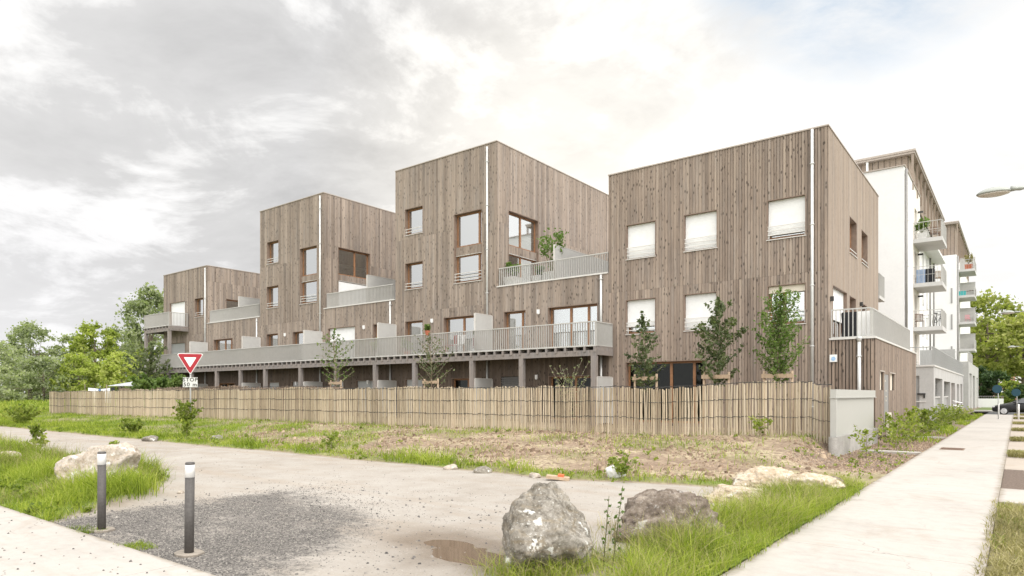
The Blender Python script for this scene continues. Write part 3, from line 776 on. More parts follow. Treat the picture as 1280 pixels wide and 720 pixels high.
p2 = wm_side(GX); o2 = [(78.4, 82.6, 0, 3.75), (84.6, 89.0, 0, 3.65), (92.6, 96.0, 0, 3.6)]
q = MB(); solid_wall(q, p2, 77, 97, -.2, 4.8, o2, -.35, 0); solid_wall(q, wm_front(77), -14, GX - .351, -.2, 4.8, [], -.35, 0); q.box(-14, GX - .36, 77.36, 97, 4.5, 4.7); q.box(-14, GX - .36, 96.7, 97, -.2, 4.49)
b2 = q.build('garage_base', M['concrete'], WB2, W2R)
for i, o in enumerate(o2):
    q = MB(); wbox(q, p2, *o, -.3, -.2); q.build('door', M['white'] if i != 1 else M['doorgrey'], b2, W2R)
q = MB(); railing(q, (-13.9, 77.06), (GX - .1, 77.06), 4.81, 5.8, .14, .05); railing(q, (GX - .05, 77.1), (GX - .05, 84.5), 4.81, 5.8, .11); q.build('terrace_railing', M['rail'], b2, W2R)
# ------------------------------------------------------------------ ground
def edge_road(X):     # far edge of the dirt road
    return 10.75 + 0.22 * fbm(X * 0.35, 1.7) * 2 + (0.7 * sm(-7, -4, X))
def isl(X, Y):        # grass island west of the opening: 1 inside
    xe = -9.9 - 0.5 * fbm(Y * .8, 9.3) - 0.72 * (Y - 3.05)
    ye = 6.0 + 0.35 * fbm(X * .4, 5.5) - 1.0 * sm(-13.5, -11.2, X)
    return sm(0.35, -0.25, X - xe) * sm(0.3, -0.3, Y - ye)
def strip(X, Y):      # grass strip along the pavement
    w = 0.95 + 0.3 * fbm(Y * .5, 2.2) - 0.25 * sm(9, 14, Y) - .30 * sm(6.4, 5.0, Y)
    return sm(0.25, -0.2, (-2.1 - X) - w) * sm(13.8, 12.2, Y) * sm(4.3, 4.9, Y)
def verge(X, Y):
    d = Y - edge_road(X)
    return sm(-0.05, 0.15, d) * sm(1.3 + 2.5 * sm(-10, -30, X), 0.3, d) * (0.55 + 0.45 * sm(-.15, .15, fbm(X * .6, Y * .6, 4.)))
def gh(X, Y):
    b = (sm(-2.5, -5.2, X) if Y < 13 else sm(-2.5, -5.2, X) + (sm(-3.3, -4.5, X) - sm(-2.5, -5.2, X)) * sm(13, 17, Y)) if Y > 9 else 1.0
    d = Y - edge_road(X)
    z = 0.40 * sm(0.0, 7.0, d) * b
    if d > 0:
        z += b * (0.05 * fbm(X * 1.1, Y * 1.1) + 0.05 * fbm(X * 3.3, Y * 3.3, 2.) ) * sm(0, .8, d) * sm(60, 25, Y)
        z += 0.10 * sm(0, .25, d) * sm(.9, .3, d) * (0.5 + fbm(X * 1.2, 8.8)) * b
        # loose soil banked against the right end of the fence
        z += 0.12 * math.exp(-((Y - 18.6) / 1.2) ** 2) * sm(-9, -4.6, X) * sm(-3.7, -4.4, X)
    else:
        z += 0.018 * fbm(X * .5, Y * .5, 6.) + 0.006 * fbm(X * 4, Y * 4, 6.)
        pz = math.exp(-(((X + 4.7) / .9) ** 2 + ((Y - 5.25) / .5) ** 2)); z += .012 * pz * fbm(X * 3.1, Y * 3.1, 2.) * 2
        # shallow dips that hold the puddles
        for (px, py, pr) in ((-5.05, 5.42, .40), (-4.40, 5.10, .52)):
            z -= 0.05 * math.exp(-(((X - px) / pr) ** 2 + ((Y - py) / (pr * .55)) ** 2))
    z += 0.10 * isl(X, Y) * (1 + .5 * fbm(X, Y)) * sm(3.1, 3.9, Y) if Y < 7 else 0
    if X > -4.6 and 3 < Y < 14: z += 0.05 * strip(X, Y)
    return z

# base sheet to the horizon
q = MB(); q.quad((-3000, -3000, -.35), (3000, -3000, -.35), (3000, 3000, -.35), (-3000, 3000, -.35))
def ground_material():
    m, nt, out = newmat('ground_soil'); k = NT(nt)
    v = k.coords()
    road = k.attr('road'); grav = k.attr('gravel'); gr = k.attr('green'); wet = k.attr('wet'); mul = k.attr('mulch'); straw = k.attr('straw')
    n1 = k.noise(v, 1.4, 6, .65); n2 = k.noise(v, 9, 6, .7); n3 = k.noise(v, 45, 4, .7); n4 = k.noise(v, .25, 4, .6)
    soil = k.ramp(k.math('MULTIPLY_ADD', n2, .6, k.math('MULTIPLY', n1, .4)), [(.30, (.105, .074, .052)), (.48, (.21, .152, .106)), (.62, (.315, .242, .170)), (.75, (.385, .312, .225))])
    strawc = k.ramp(n2, [(.3, (.26, .205, .13)), (.7, (.47, .40, .27))])
    c = k.mix(k.math('MULTIPLY', straw, k.mrange(n2, .38, .6)), soil, strawc)
    g = k.ramp(n2, [(.3, (.07, .10, .018)), (.55, (.15, .20, .035)), (.75, (.27, .29, .08))])
    c = k.mix(k.math('MULTIPLY', gr, k.mrange(k.math('ADD', n2, k.math('MULTIPLY', gr, .25)), .42, .62)), c, g)
    mu = k.ramp(n3, [(.3, (.07, .05, .04)), (.55, (.19, .14, .11)), (.72, (.33, .26, .21))])
    c = k.mix(k.math('MULTIPLY', mul, .9), c, mu)
    # road: pale compacted sand with stones
    rd = k.ramp(k.math('MULTIPLY_ADD', n1, .55, k.math('MULTIPLY', n4, .45)), [(.34, (.28, .245, .205)), (.5, (.355, .325, .288)), (.66, (.405, .378, .34))])
    rd = k.mix(k.mrange(n3, .3, .75, .0, .38), rd, (.19, .16, .13))
    pd = k.noise(k.coords((.45, 1.1, 1)), 1.0, 5, .65, .6)
    rd = k.mix(k.mrange(pd, .50, .68, 0, .32), rd, (.27, .21, .15))
    # faint wheel tracks running along the road
    tr = k.noise(k.coords((.05, 1.3, 1)), 1.0, 3, .5)
    rd = k.mix(k.mrange(tr, .52, .66, 0, .35), rd, (.30, .245, .19))
    vo = k.n('TexVoronoi', feature='F1'); vo.inputs['Scale'].default_value = 26; k.l(v, vo.inputs['Vector'])
    sp = k.n('SeparateColor'); k.l(vo.outputs['Color'], sp.inputs[0])
    st = k.math('MULTIPLY', k.mrange(vo.outputs['Distance'], .22, .34, 1, 0), k.math('GREATER_THAN', sp.outputs[0], .78))
    rd = k.mix(k.math('MULTIPLY', st, .55), rd, k.ramp(sp.outputs[1], [(0, (.12, .11, .10)), (1, (.62, .58, .53))]))
    c = k.mix(road, c, rd)
    vg = k.n('TexVoronoi', feature='F1'); vg.inputs['Scale'].default_value = 58; k.l(v, vg.inputs['Vector'])
    sg = k.n('SeparateColor'); k.l(vg.outputs['Color'], sg.inputs[0])
    gc = k.ramp(sg.outputs[0], [(0, (.075, .069, .063)), (.5, (.165, .152, .138)), (.85, (.25, .228, .205)), (1, (.38, .35, .31))])
    gm = k.mrange(k.math('ADD', k.math('MULTIPLY', k.math('SUBTRACT', n2, .5), 1.5), grav), .30, .78)
    c = k.mix(gm, c, gc)
    c = k.mix(k.math('MULTIPLY', wet, .75), c, k.mix(1, c, (.46, .39, .32), 'MULTIPLY'))
    hb = k.math('ADD', k.math('MULTIPLY', n2, .5), k.math('MULTIPLY', n3, .35))
    hb = k.math('ADD', hb, k.math('MULTIPLY', gm, k.math('MULTIPLY', vg.outputs['Distance'], -1.2)))
    hb = k.math('ADD', hb, k.math('MULTIPLY', st, .3))
    rough = k.mrange(wet, 0, 1, .92, .45)
    principled(k, out, c, rough, 0, k.bump(hb, .75, .04), .3)
    return m
M['ground'] = ground_material()
tag(q.build('ground', mat_plain('distant_ground', (.16, .19, .06), .95), None, None), kind='structure')

def steps(a, b, f0, grow, mx):
    out = [a]; s = f0
    while out[-1] < b - 1e-6:
        out.append(min(b, out[-1] + s)); s = min(mx, s * grow)
    return out
xs = [-2.1 - v for v in steps(0, 14, .085, 1.006, .16)]; xs += [xs[-1] - v for v in steps(0, 60, .2, 1.02, 1.2)][1:]
xs += [xs[-1] - v for v in steps(0, 420, 2, 1.15, 40)][1:]
ys = steps(3.05, 20.5, .085, 1.004, .16); ys += [ys[-1] + v for v in steps(0, 30, .3, 1.06, 2)][1:]
ys += [ys[-1] + v for v in steps(0, 420, 3, 1.2, 40)][1:]
nx, ny = len(xs), len(ys)
V = np.zeros((ny, nx, 3), np.float32); A = {n: np.zeros((ny, nx), np.float32) for n in ('road', 'gravel', 'green', 'wet', 'mulch', 'straw')}
for j, y in enumerate(ys):
    for i, x in enumerate(xs):
        V[j, i] = (x, y, gh(x, y))
        d = y - edge_road(x)
        si = isl(x, y) if y < 7 and x < -9 else 0.0; ss = strip(x, y) if x > -5 and y < 14 else 0.0
        vg_ = verge(x, y)
        rd = sm(0.08, -0.12, d) * (1 - si) * (1 - ss)
        A['road'][j, i] = rd
        # dark loose gravel apron by the bollards
        gx = sm(-10.6, -9.6, x) * sm(-4.7, -6.3, x + .45 * (y - 4)); gy = sm(7.3, 5.4, y + .28 * (x + 8.5))
        A['gravel'][j, i] = (.86 * gx * gy + (.55 * fbm(x * .8, y * 1.3, 3.) + .6 * fbm(x * 2.2, y * 3.5, 8.)) * gx * sm(9, 5, y) - .06) * (1 - si) * (1 - ss) if y < 9 else 0
        fieldg = sm(-10, -34, x) * .6 + .30
        patch = sm(-.12, .22, fbm(x * .45, y * .45, 7.))
        gg = max(vg_, si, ss, (fieldg * patch + (.35 * sm(-12, -30, x))) * sm(0, .5, d) * (1 - sm(17.5, 19, y) * .6))
        if y > 18 and x < -56: gg = max(gg, .9)
        if y > 45: gg = 1
        A['green'][j, i] = gg * (1 - rd)
        A['straw'][j, i] = sm(-.1, .2, fbm(x * .5 + 3, y * 1.4, 5.)) * sm(0.3, 1.5, d)
        w = 0.0
        for (px, py, pr) in ((-5.0, 5.40, .95), (-4.35, 5.05, .95)): w = max(w, math.exp(-(((x - px) / pr) ** 2 + ((y - py) / (pr * .6)) ** 2)) * (1 + 1.2 * fbm(x * 2.2, y * 2.2, 5.)))
        A['wet'][j, i] = min(1, w * 1.3) * (1 - ss)
        A['mulch'][j, i] = sm(-4.7, -3.9, x) * sm(15.2, 17, y) * .95
Q = np.arange(nx * ny).reshape(ny, nx)
quads = np.stack([Q[:-1, 1:], Q[:-1, :-1], Q[1:, :-1], Q[1:, 1:]], -1).reshape(-1, 4)
fr_ = (A['road'][:-1, 1:] + A['road'][:-1, :-1] + A['road'][1:, :-1] + A['road'][1:, 1:]).reshape(-1) / 4
def ground_part(name, sel):
    qd = quads[sel]; used = np.unique(qd); remap = np.full(nx * ny, -1); remap[used] = np.arange(len(used))
    ob = np_mesh(name, V.reshape(-1, 3)[used], 4, remap[qd], np.full(len(qd), .5), M['ground'])
    for n, a in A.items():
        at = ob.data.attributes.new(n, 'FLOAT', 'POINT'); at.data.foreach_set('value', a.reshape(-1)[used])
    ob.data.polygons.foreach_set('use_smooth', np.ones(len(qd), dtype=bool))
    return tag(ob, kind='structure')
ground_part('dirt_road', fr_ > .5); ground_part('terrain', fr_ <= .5)

# pavements
def pave_mat(name, base, edge=None):
    m, nt, out = newmat(name); k = NT(nt); v = k.coords()
    n1 = k.noise(v, .5, 5, .6); n2 = k.noise(v, 7, 5, .7); n3 = k.noise(v, 70, 3, .7)
    f = k.math('ADD', k.math('MULTIPLY', n1, .55), k.math('MULTIPLY', n2, .45))
    c = k.ramp(f, [(.3, tuple(x * .80 for x in base)), (.5, base), (.7, tuple(min(1, x * 1.1) for x in base))])
    c = k.mix(k.mrange(n3, .35, .75, 0, .22), c, tuple(x * .55 for x in base))
    br = k.noise(k.coords((.6, 5, 1)), 1.6, 4, .6)
    c = k.mix(k.mrange(br, .5, .72, 0, .22), c, tuple(x * z for x, z in zip(base, (.72, .62, .52))))
    # stains, hairline cracks, soil washed over the edges
    stn = k.noise(v, 1.1, 5, .68, .8)
    c = k.mix(k.mrange(stn, .54, .70, 0, .38), c, tuple(x * z for x, z in zip(base, (.66, .58, .50))))
    vc = k.n('TexVoronoi', feature='DISTANCE_TO_EDGE'); vc.inputs['Scale'].default_value = .42
    wv = k.n('VectorMath', operation='ADD'); k.l(v, wv.inputs[0])
    wn_ = k.n('TexNoise'); wn_.inputs['Scale'].default_value = 2.2; wn_.inputs['Detail'].default_value = 5; k.l(v, wn_.inputs['Vector']); sc_n = k.n('VectorMath', operation='SCALE'); k.l(wn_.outputs['Color'], sc_n.inputs[0]); sc_n.inputs['Scale'].default_value = .8; k.l(sc_n.outputs[0], wv.inputs[1])
    k.l(wv.outputs[0], vc.inputs['Vector'])
    ck = k.math('MULTIPLY', k.mrange(vc.outputs['Distance'], .0015, .005, 1, 0), k.mrange(k.noise(v, .5, 2), .52, .6))
    c = k.mix(k.math('MULTIPLY', ck, .55), c, tuple(x * .35 for x in base))
    if edge:
        sx = k.n('SeparateXYZ'); k.l(v, sx.inputs[0]); co_ = sx.outputs[0 if edge[0] == 'x' else 1]
        for (e0, w) in edge[1]:
            dd = k.math('ABSOLUTE', k.math('SUBTRACT', co_, e0))
            ef = k.math('ADD', k.mrange(dd, 0, w, 1, 0), k.math('MULTIPLY', k.math('SUBTRACT', k.noise(v, 3.5, 6, .72), .5), 1.5))
            ef = k.math('MULTIPLY', k.mrange(ef, .55, 1.0), k.mrange(dd, w * 1.6, w * .9))
            c = k.mix(k.math('MULTIPLY', ef, .75), c, (.20, .165, .12))
    principled(k, out, c, .85, 0, k.bump(k.math('ADD', n3, n2), .3, .006), .3); return m
M['pave'] = pave_mat('pale_concrete_paving', (.40, .372, .338), ('x', ((-2.1, .22), (-.235, .20))))
M['pave_cross'] = pave_mat('pale_cross_paving', (.40, .372, .338), ('y', ((3.05, .16),)))
M['pave2'] = pave_mat('bay_paving', (.37, .32, .27))
q = MB(); ye = 66.0
PX0, PX1 = -2.1, -0.235
yy = [-6.0]; joint = [-.5, 3.0, 7.6, 13.0, 18.3, 23.6, 28.9, 34.2, 39.5, 44.8, 50.1, 55.4, 60.7]
prev = -6.0
for y in joint + [ye]:
    q.box(PX0, PX1, prev + .004, y - .004, -.2, .035); prev = y
q.box(PX0 + .01, PX1 - .01, -6, ye, -.19, .026, 1)
tag(q.build('pavement', [M['pave'], mat_plain('joint_dirt', (.16, .13, .10), .95)]), kind='structure')
q = MB(); prev = PX0 - .008
for i in range(14):
    x = prev - 4.2; q.box(x, prev - .008, -2.5, 3.05 - .005, -.2, .032); prev = x
q.box(-60, PX0 - .01, -2.49, 3.03, -.19, .024, 1)
tag(q.build('cross_pavement', [M['pave_cross'], M['ground']]), kind='structure')
q = MB(); q.box(PX1 + .004, 9, 12.35, 14.15, -.2, .03); tag(q.build('side_path', M['pave']), kind='structure')
q = MB(); q.box(PX1 + .004, 9, -8, 12.345, -.3, -.01); tag(q.build('lawn_soil', mat_plain('lawn_soil', (.20, .175, .085), .95, var=.3)), kind='structure')
q = MB(); q.box(PX1 + .004, 9, 14.155, 18.0, -.3, .0); tag(q.build('mulch_bed', M['mulch'] if 'mulch' in M else mat_plain('mulch', (.15, .11, .085), .95, var=.5, scale=25, bump=.8)), kind='structure')
bays = []
y = 18.0
for i, L in enumerate((4.6, 6.0, 6.6, 7.0, 8.0, 8.0)):
    q = MB(); q.box(PX1 + .004, 9, y + .004, y + L, -.3, .012); tag(q.build('parking_bay', M['pave2']), kind='structure'); y += L
    q = MB(); q.box(PX1 + .004, 9, y + .004, y + 1.4, -.3, .04); tag(q.build('planting_strip', mat_plain('strip_soil', (.13, .15, .04), .95, var=.4, scale=14)), kind='structure'); bays.append(y); y += 1.4
q = MB(); q.box(-60, 120, 66.004, 76, -.2, .0); q.box(9.004, 17, -40, 66, -.2, -.0)
tag(q.build('road', mat_plain('asphalt', (.055, .055, .056), .9, var=.2, scale=12)), kind='structure')
q = MB(); q.box(-3.4, 40, 76.004, 79, -.2, .12); tag(q.build('kerb', M['foot']), kind='structure')
q = MB(); q.box(17.004, 120, -200, 66, -.3, .05); q.box(-3.4, 120, 79.004, 400, -.3, .1); q.box(-60, 17, -200, -8.01, -.3, -.03)
tag(q.build('lawn', mat_plain('lawn_green', (.11, .15, .035), .95, var=.3)), kind='structure')
q = MB()
for y0, y1 in ((20.9, 21.35), (29.0, 29.4), (36.0, 36.4)): q.box(-3.66, -2.105, y0, y1, -.2, .06)
tag(q.build('stepping_path', M['pave']), kind='structure')

# puddles: level water lying in the dips of the track
def puddle(cx, cy, rx, ry, lvl):
    q = MB(); n = 36
    q.poly([(cx + rx * math.cos(6.28318 * i / n), cy + ry * math.sin(6.28318 * i / n), lvl) for i in range(n)])
    tag(q.build('puddle', M['water']), kind='structure')
m, nt, out = newmat('muddy_water'); k = NT(nt)
principled(k, out, (.13, .092, .062), .03, 0, k.bump(k.noise(k.coords(), 8, 2), .015, .01), .5); M['water'] = m
puddle(-5.05, 5.42, .55, .36, gh(-5.05, 5.42) + .026); puddle(-4.40, 5.10, .62, .40, gh(-4.40, 5.10) + .028)
# ------------------------------------------------------------------ vegetation
def grass(name, pts, hmin, hmax, wid, mat, seed, lean=0.45, tint0=0.5, tvar=0.22, curl=0.5):
    g = np.random.default_rng(seed); P = np.asarray(pts, np.float32); n = len(P)
    h = g.uniform(hmin, hmax, n) * (P[:, 3] if P.shape[1] > 3 else 1.0)
    az = g.uniform(0, 2 * np.pi, n); ln = g.uniform(0.05, 1, n) * lean
    dx, dy = np.cos(az) * ln, np.sin(az) * ln
    a2 = g.uniform(0, 2 * np.pi, n); sx, sy = np.cos(a2), np.sin(a2)
    w = wid * g.uniform(.6, 1.35, n) * (0.6 + 0.4 * h / max(hmax, 1e-3))
    V = np.zeros((n, 8, 3), np.float32)
    for k, (f, ww) in enumerate(((0, 1.0), (.38, .95), (.74, .62), (1.0, .12))):
        b = f ** 1.7 * (1 + curl * f)
        cx = P[:, 0] + dx * h * b; cy = P[:, 1] + dy * h * b; cz = P[:, 2] + h * f * (1 - .35 * ln * f) - (0.01 if k == 0 else 0)
        V[:, 2 * k] = np.stack([cx - sx * w * ww / 2, cy - sy * w * ww / 2, cz], -1)
        V[:, 2 * k + 1] = np.stack([cx + sx * w * ww / 2, cy + sy * w * ww / 2, cz], -1)
    b0 = np.arange(n)[:, None] * 8
    q = np.concatenate([b0 + np.array([[2 * k, 2 * k + 1, 2 * k + 3, 2 * k + 2]]) for k in range(3)], 1).reshape(-1, 4)
    t = np.clip(g.normal(tint0, tvar, n) + (0.18 * np.sin(P[:, 0] * 2.1 + 1.3 * np.sin(P[:, 1] * 1.7))), 0, 1)
    ob = np_mesh(name, V.reshape(-1, 3), 4, q, np.repeat(t, 3), mat)
    return ob

def scatter(x0, x1, y0, y1, n, fn, seed, zf=None, hf=None, thr=None):
    r = random.Random(seed); out = []
    for _ in range(n):
        x, y = r.uniform(x0, x1), r.uniform(y0, y1)
        p = fn(x, y)
        if r.random() < p: out.append((x, y, (zf or gh)(x, y), hf(x, y) if hf else 1.0))
    return out

# right strip between dirt road and pavement: tall soft grass
def stripd(x, y):
    s = strip(x, y)
    return s * (.35 + .65 * sm(-.2, .15, fbm(x * 1.5, y * 1.2, 2.)))
hs = lambda x, y: (.55 + .45 * sm(-2.15, -2.5, x)) * .45 + (.6 + .4 * sm(-2.15, -2.5, x)) * .75 * sm(-.25, .3, fbm(x * .9, y * .9, 11.)) * sm(13.5, 8, y) + .1
tag(grass('strip_grass', scatter(-3.5, -2.12, 3.9, 13.8, 42000, stripd, 3, hf=hs), .14, .46, .0075, M['grass'], 5, 1.15, .62, .27), kind='stuff')
tag(grass('strip_seed_grass', scatter(-3.5, -2.1, 3.9, 13.5, 22000, lambda x, y: stripd(x, y) * (.35 + .65 * sm(-.05, .2, fbm(x * 1.1, y * .7, 41.))), 4, hf=hs), .25, .60, .0045, M['grass_dry'], 6, .9, .65), kind='stuff')
# near edge below the camera, left of the pavement
tag(grass('strip_grass', scatter(-2.5, -1.98, 3.1, 12.5, 9000, lambda x, y: sm(-2.4, -2.15, x) * sm(-1.98, -2.12, x) * (.3 + .7 * sm(-.1, .2, fbm(x, y * 2))), 13), .05, .20, .006, M['grass'], 15, 1.2, .5), kind='stuff')
# island
hi = lambda x, y: (.40 + .85 * sm(-.25, .3, fbm(x * .5, y * .7, 11.))) * (.45 + .55 * sm(3.1, 4.2, y)) * (1 - .6 * sm(.9, .4, abs(x + 12.9)) * sm(5.0, 4.6, y))
tag(grass('island_grass', scatter(-24, -9.2, 3.06, 6.4, 80000, lambda x, y: isl(x, y) * (.25 + .75 * sm(-.3, .15, fbm(x * 1.2, y * 1.2, 3.))), 7, hf=hi), .12, .46, .010, M['grass'], 8, .8, .52), kind='stuff')
tag(grass('island_seed_grass', scatter(-24, -9.4, 3.06, 6.4, 16000, lambda x, y: isl(x, y) * sm(-.1, .25, fbm(x * .6, y * .6, 5.)), 9, hf=hi), .3, .62, .007, M['grass_dry'], 10, .6, .6), kind='stuff')
tag(grass('island_grass', scatter(-60, -24, 3.06, 6.2, 26000, lambda x, y: isl(x, y), 17, hf=hi), .2, .5, .03, M['grass'], 18, .7, .5), kind='stuff')
# tufts and dead stalks round the feet of the boulders
def ring(cx, cy, r0, r1): return lambda x, y: sm(r1, r0, math.hypot(x - cx, y - cy)) * (1 if math.hypot(x - cx, y - cy) > r0 * .55 else 0) * sm(-.25, .2, fbm(x * 2.2, y * 2.2, 61.))
tag(grass('boulder_tufts', scatter(-4.5, -2.8, 4.3, 6.2, 9000, lambda x, y: ring(-3.66, 5.22, .48, .85)(x, y) * sm(-4.0, -3.7, x), 101), .05, .26, .006, M['grass'], 102, 1.1, .5), kind='stuff')
tag(grass('boulder_tufts', scatter(-4.5, -2.8, 4.3, 6.2, 4000, lambda x, y: ring(-3.66, 5.22, .5, 1.0)(x, y) * sm(-4.1, -3.7, x), 103), .08, .34, .004, M['grass_dry'], 104, 1.1, .5), kind='stuff')
tag(grass('boulder_tufts', scatter(-4.6, -2.3, 6.2, 12.9, 9000, lambda x, y: max(ring(-3.25, 7.05, .6, .95)(x, y), ring(-3.25, 10.4, .55, .95)(x, y), ring(-3.1, 11.6, .6, 1.1)(x, y)), 105), .05, .30, .006, M['grass_dry'], 106, 1.0, .5), kind='stuff')
# creeping tufts on the cross pavement edge
tag(grass('edge_tufts', scatter(-11.4, -5.6, 3.0, 3.3, 9000, lambda x, y: sm(.05, .2, fbm(x * 1.4, 1.)) * sm(-6, -8, x) * .8, 19), .02, .08, .006, M['grass'], 20, 1.2, .45), kind='stuff')
# verge on the far side of the dirt road
hv = lambda x, y: .45 + .9 * sm(-.1, .35, fbm(x * .7, y * .5, 21.))
tag(grass('verge_grass', scatter(-62, -3.2, 10.4, 15, 150000, lambda x, y: verge(x, y) ** 1.5 * .8, 23, hf=hv), .08, .30, .015, M['grass'], 24, .8, .55), kind='stuff')
def stripp(x, y):
    d = y - edge_road(x)
    if d < .4 or y > 19.5: return 0
    pt = sm(-.05, .25, fbm(x * .45, y * .45, 7.)); return (pt * (.40 + .6 * sm(-10, -30, x)) + .04 + .14 * sm(-18, -32, x)) * sm(-3.6, -4.6, x)
tag(grass('rough_grass', scatter(-62, -3.4, 11, 19.5, 120000, stripp, 27), .04, .20, .014, M['grass'], 28, .9, .5), kind='stuff')
tag(grass('dry_stalks', scatter(-60, -3.6, 11.2, 19.5, 26000, lambda x, y: .35 * sm(0, .2, fbm(x * .8, y * .8, 31.)), 29), .03, .16, .010, M['grass_dry'], 30, 1.2, .5), kind='stuff')
# meadow at the left end, beyond the fence
tag(grass('meadow_grass', scatter(-125, -54, 11.5, 60, 70000, lambda x, y: sm(.2, 1.0, y - edge_road(x)) * (1 if (x < -56 or y < 15) else .1), 33, hf=lambda x, y: .5 + 1.0 * sm(-.2, .3, fbm(x * .1, y * .1, 3.))), .2, .55, .10, M['grass_far'], 34, .6, .6), kind='stuff')
# lawn of dry clippings on the right
def lz(x, y): return 0.0
tag(grass('lawn_grass', scatter(-.30, 2.2, 3.5, 12.33, 60000, lambda x, y: (1 if x > -.2 else .35) * (.45 + .55 * sm(-.2, .2, fbm(x * 1.6, y * 1.6))) * sm(2.4, .3, x), 35, zf=lambda x, y: .0 if x > -.235 else .036), .03, .11, .009, M['grass_dry'], 36, 1.6, .42), kind='stuff')
tag(grass('lawn_grass', scatter(-.24, 2.2, 3.5, 12.33, 8000, lambda x, y: sm(-.05, .25, fbm(x * 1.3 + 7, y * 1.3)) * sm(2.4, .3, x), 37, zf=lz), .04, .13, .008, M['grass'], 38, 1.2, .35), kind='stuff')
for i, y in enumerate(bays):
    pass
tag(grass('strip_planting', [p for y in bays for p in scatter(-.2, 1.6, y - 1.4, y, 3500, lambda a, b: .9, int(y), zf=lambda a, b: .04)], .04, .15, .02, M['grass_dry'], 40, .8, .45), kind='stuff')
tag(grass('bed_ground_cover', scatter(-3.66, -2.12, 21.5, 64, 9000, lambda x, y: sm(-.15, .2, fbm(x * .8, y * .35, 2.)) * sm(22, 34, y), 41), .08, .26, .03, M['grass'], 42, .8, .5), kind='stuff')

def leaves(centers, radii, counts, size, seed, tints, elong=1.6, flat=0.0, droop=0.0):
    g = np.random.default_rng(seed); VV = []; TT = []
    for c, r, n, tb in zip(centers, radii, counts, tints):
        p = g.normal(0, 1, (n, 3)); p /= np.linalg.norm(p, axis=1)[:, None]
        p *= (np.minimum(g.gamma(3.2, .19, n), 1.5))[:, None] * np.asarray(r)
        p += np.asarray(c)
        d = g.normal(0, 1, (n, 3)); d[:, 2] -= droop; d /= np.linalg.norm(d, axis=1)[:, None]
        e = g.normal(0, 1, (n, 3)); e[:, 2] *= (1 - flat); e -= d * (e * d).sum(1)[:, None]; e /= np.linalg.norm(e, axis=1)[:, None]
        s = size * g.uniform(.6, 1.35, n)[:, None]
        L = d * s * elong / 2; Wd = e * s / 2; up = np.cross(d, e) * s * .16
        VV.append(np.stack([p - L, p + Wd + up - L * .1, p + L, p - Wd + up - L * .1], 1))
        TT.append(np.clip(tb + g.normal(0, .15, n), 0, 1))
    V = np.concatenate(VV).reshape(-1, 3); T = np.concatenate(TT)
    return V, np.arange(len(V)).reshape(-1, 4), T

def tree(name, base, H, rx, crown0, mat, label, n_clump=46, per=220, leaf=.3, trunk=.22, seed=1, group=None, rtop=.55, elong=1.6, ry=None, cat='tree', tint=.5, bark='bark', clump=.30, lobes=0):
    r = random.Random(seed); base = Vector(base)
    t = thing(name, base, label, cat, group)
    ry = ry or rx; zc = (crown0 + H) / 2; rz = (H - crown0) / 2
    cl = []; ra = []; ct = []; tn = []
    lob = [(r.uniform(0, 6.28), r.uniform(-.5, .8), r.uniform(.75, 1.2)) for _ in range(7)]
    n_clump = int(n_clump * 1.9); per = int(per * .40); leaf *= .80; clump *= 1.0
    for i in range(n_clump):
        a = r.uniform(0, 6.283); u = r.uniform(-.95, 1.0); rr = r.uniform(.30, 1.0) ** .6
        bumpy = 1 + .22 * math.sin(a * 2 + seed) + .16 * math.sin(a * 3.7 + u * 4 + seed * 1.7)
        prof = math.sqrt(max(0, 1 - u * u)) * (1 if u < 0 else (1 - (1 - rtop) * u * .6))
        if u < 0: prof = prof ** .8
        x = rx * rr * bumpy * prof * math.cos(a); y = ry * rr * bumpy * prof * math.sin(a)
        z = zc + rz * u * (.93 + .1 * r.random())
        s = clump * rx * r.uniform(.55, 1.15) * (.75 + .25 * rr)
        cl.append((x, y, z)); ra.append((s, s, s * r.uniform(.6, .85))); ct.append(int(per * (s / (clump * rx)) ** 2)); tn.append(tint + r.gauss(0, .16))
    V, Q, T = leaves(cl, ra, ct, leaf, seed, tn, elong)
    b = MB()
    zt = crown0 + (H - crown0) * .72
    pts = [(0, 0, -.3)] + [(r.gauss(0, .03) * H * .12 * k / 6, r.gauss(0, .03) * H * .12 * k / 6, zt * k / 6) for k in range(1, 7)]
    b.tube(pts, [trunk * 1.25, trunk] + [trunk * (1 - .14 * k) for k in range(1, 6)], 9)
    for c in r.sample(cl, min(len(cl), 22)):
        k = r.randint(2, 5); s = Vector(pts[k]); e = Vector(c)
        if e.z < s.z: s = Vector(pts[max(1, k - 2)])
        mid = s.lerp(e, .5) + Vector((0, 0, -.08 * (e - s).length))
        b.tube([s, mid, s.lerp(e, .9)], [trunk * .38, trunk * .22, trunk * .06], 6)
    b.build('trunk', M[bark], t, (0, 0, 0), True)
    np_mesh('crown', V, 4, Q, T, M[mat], t)
    return t

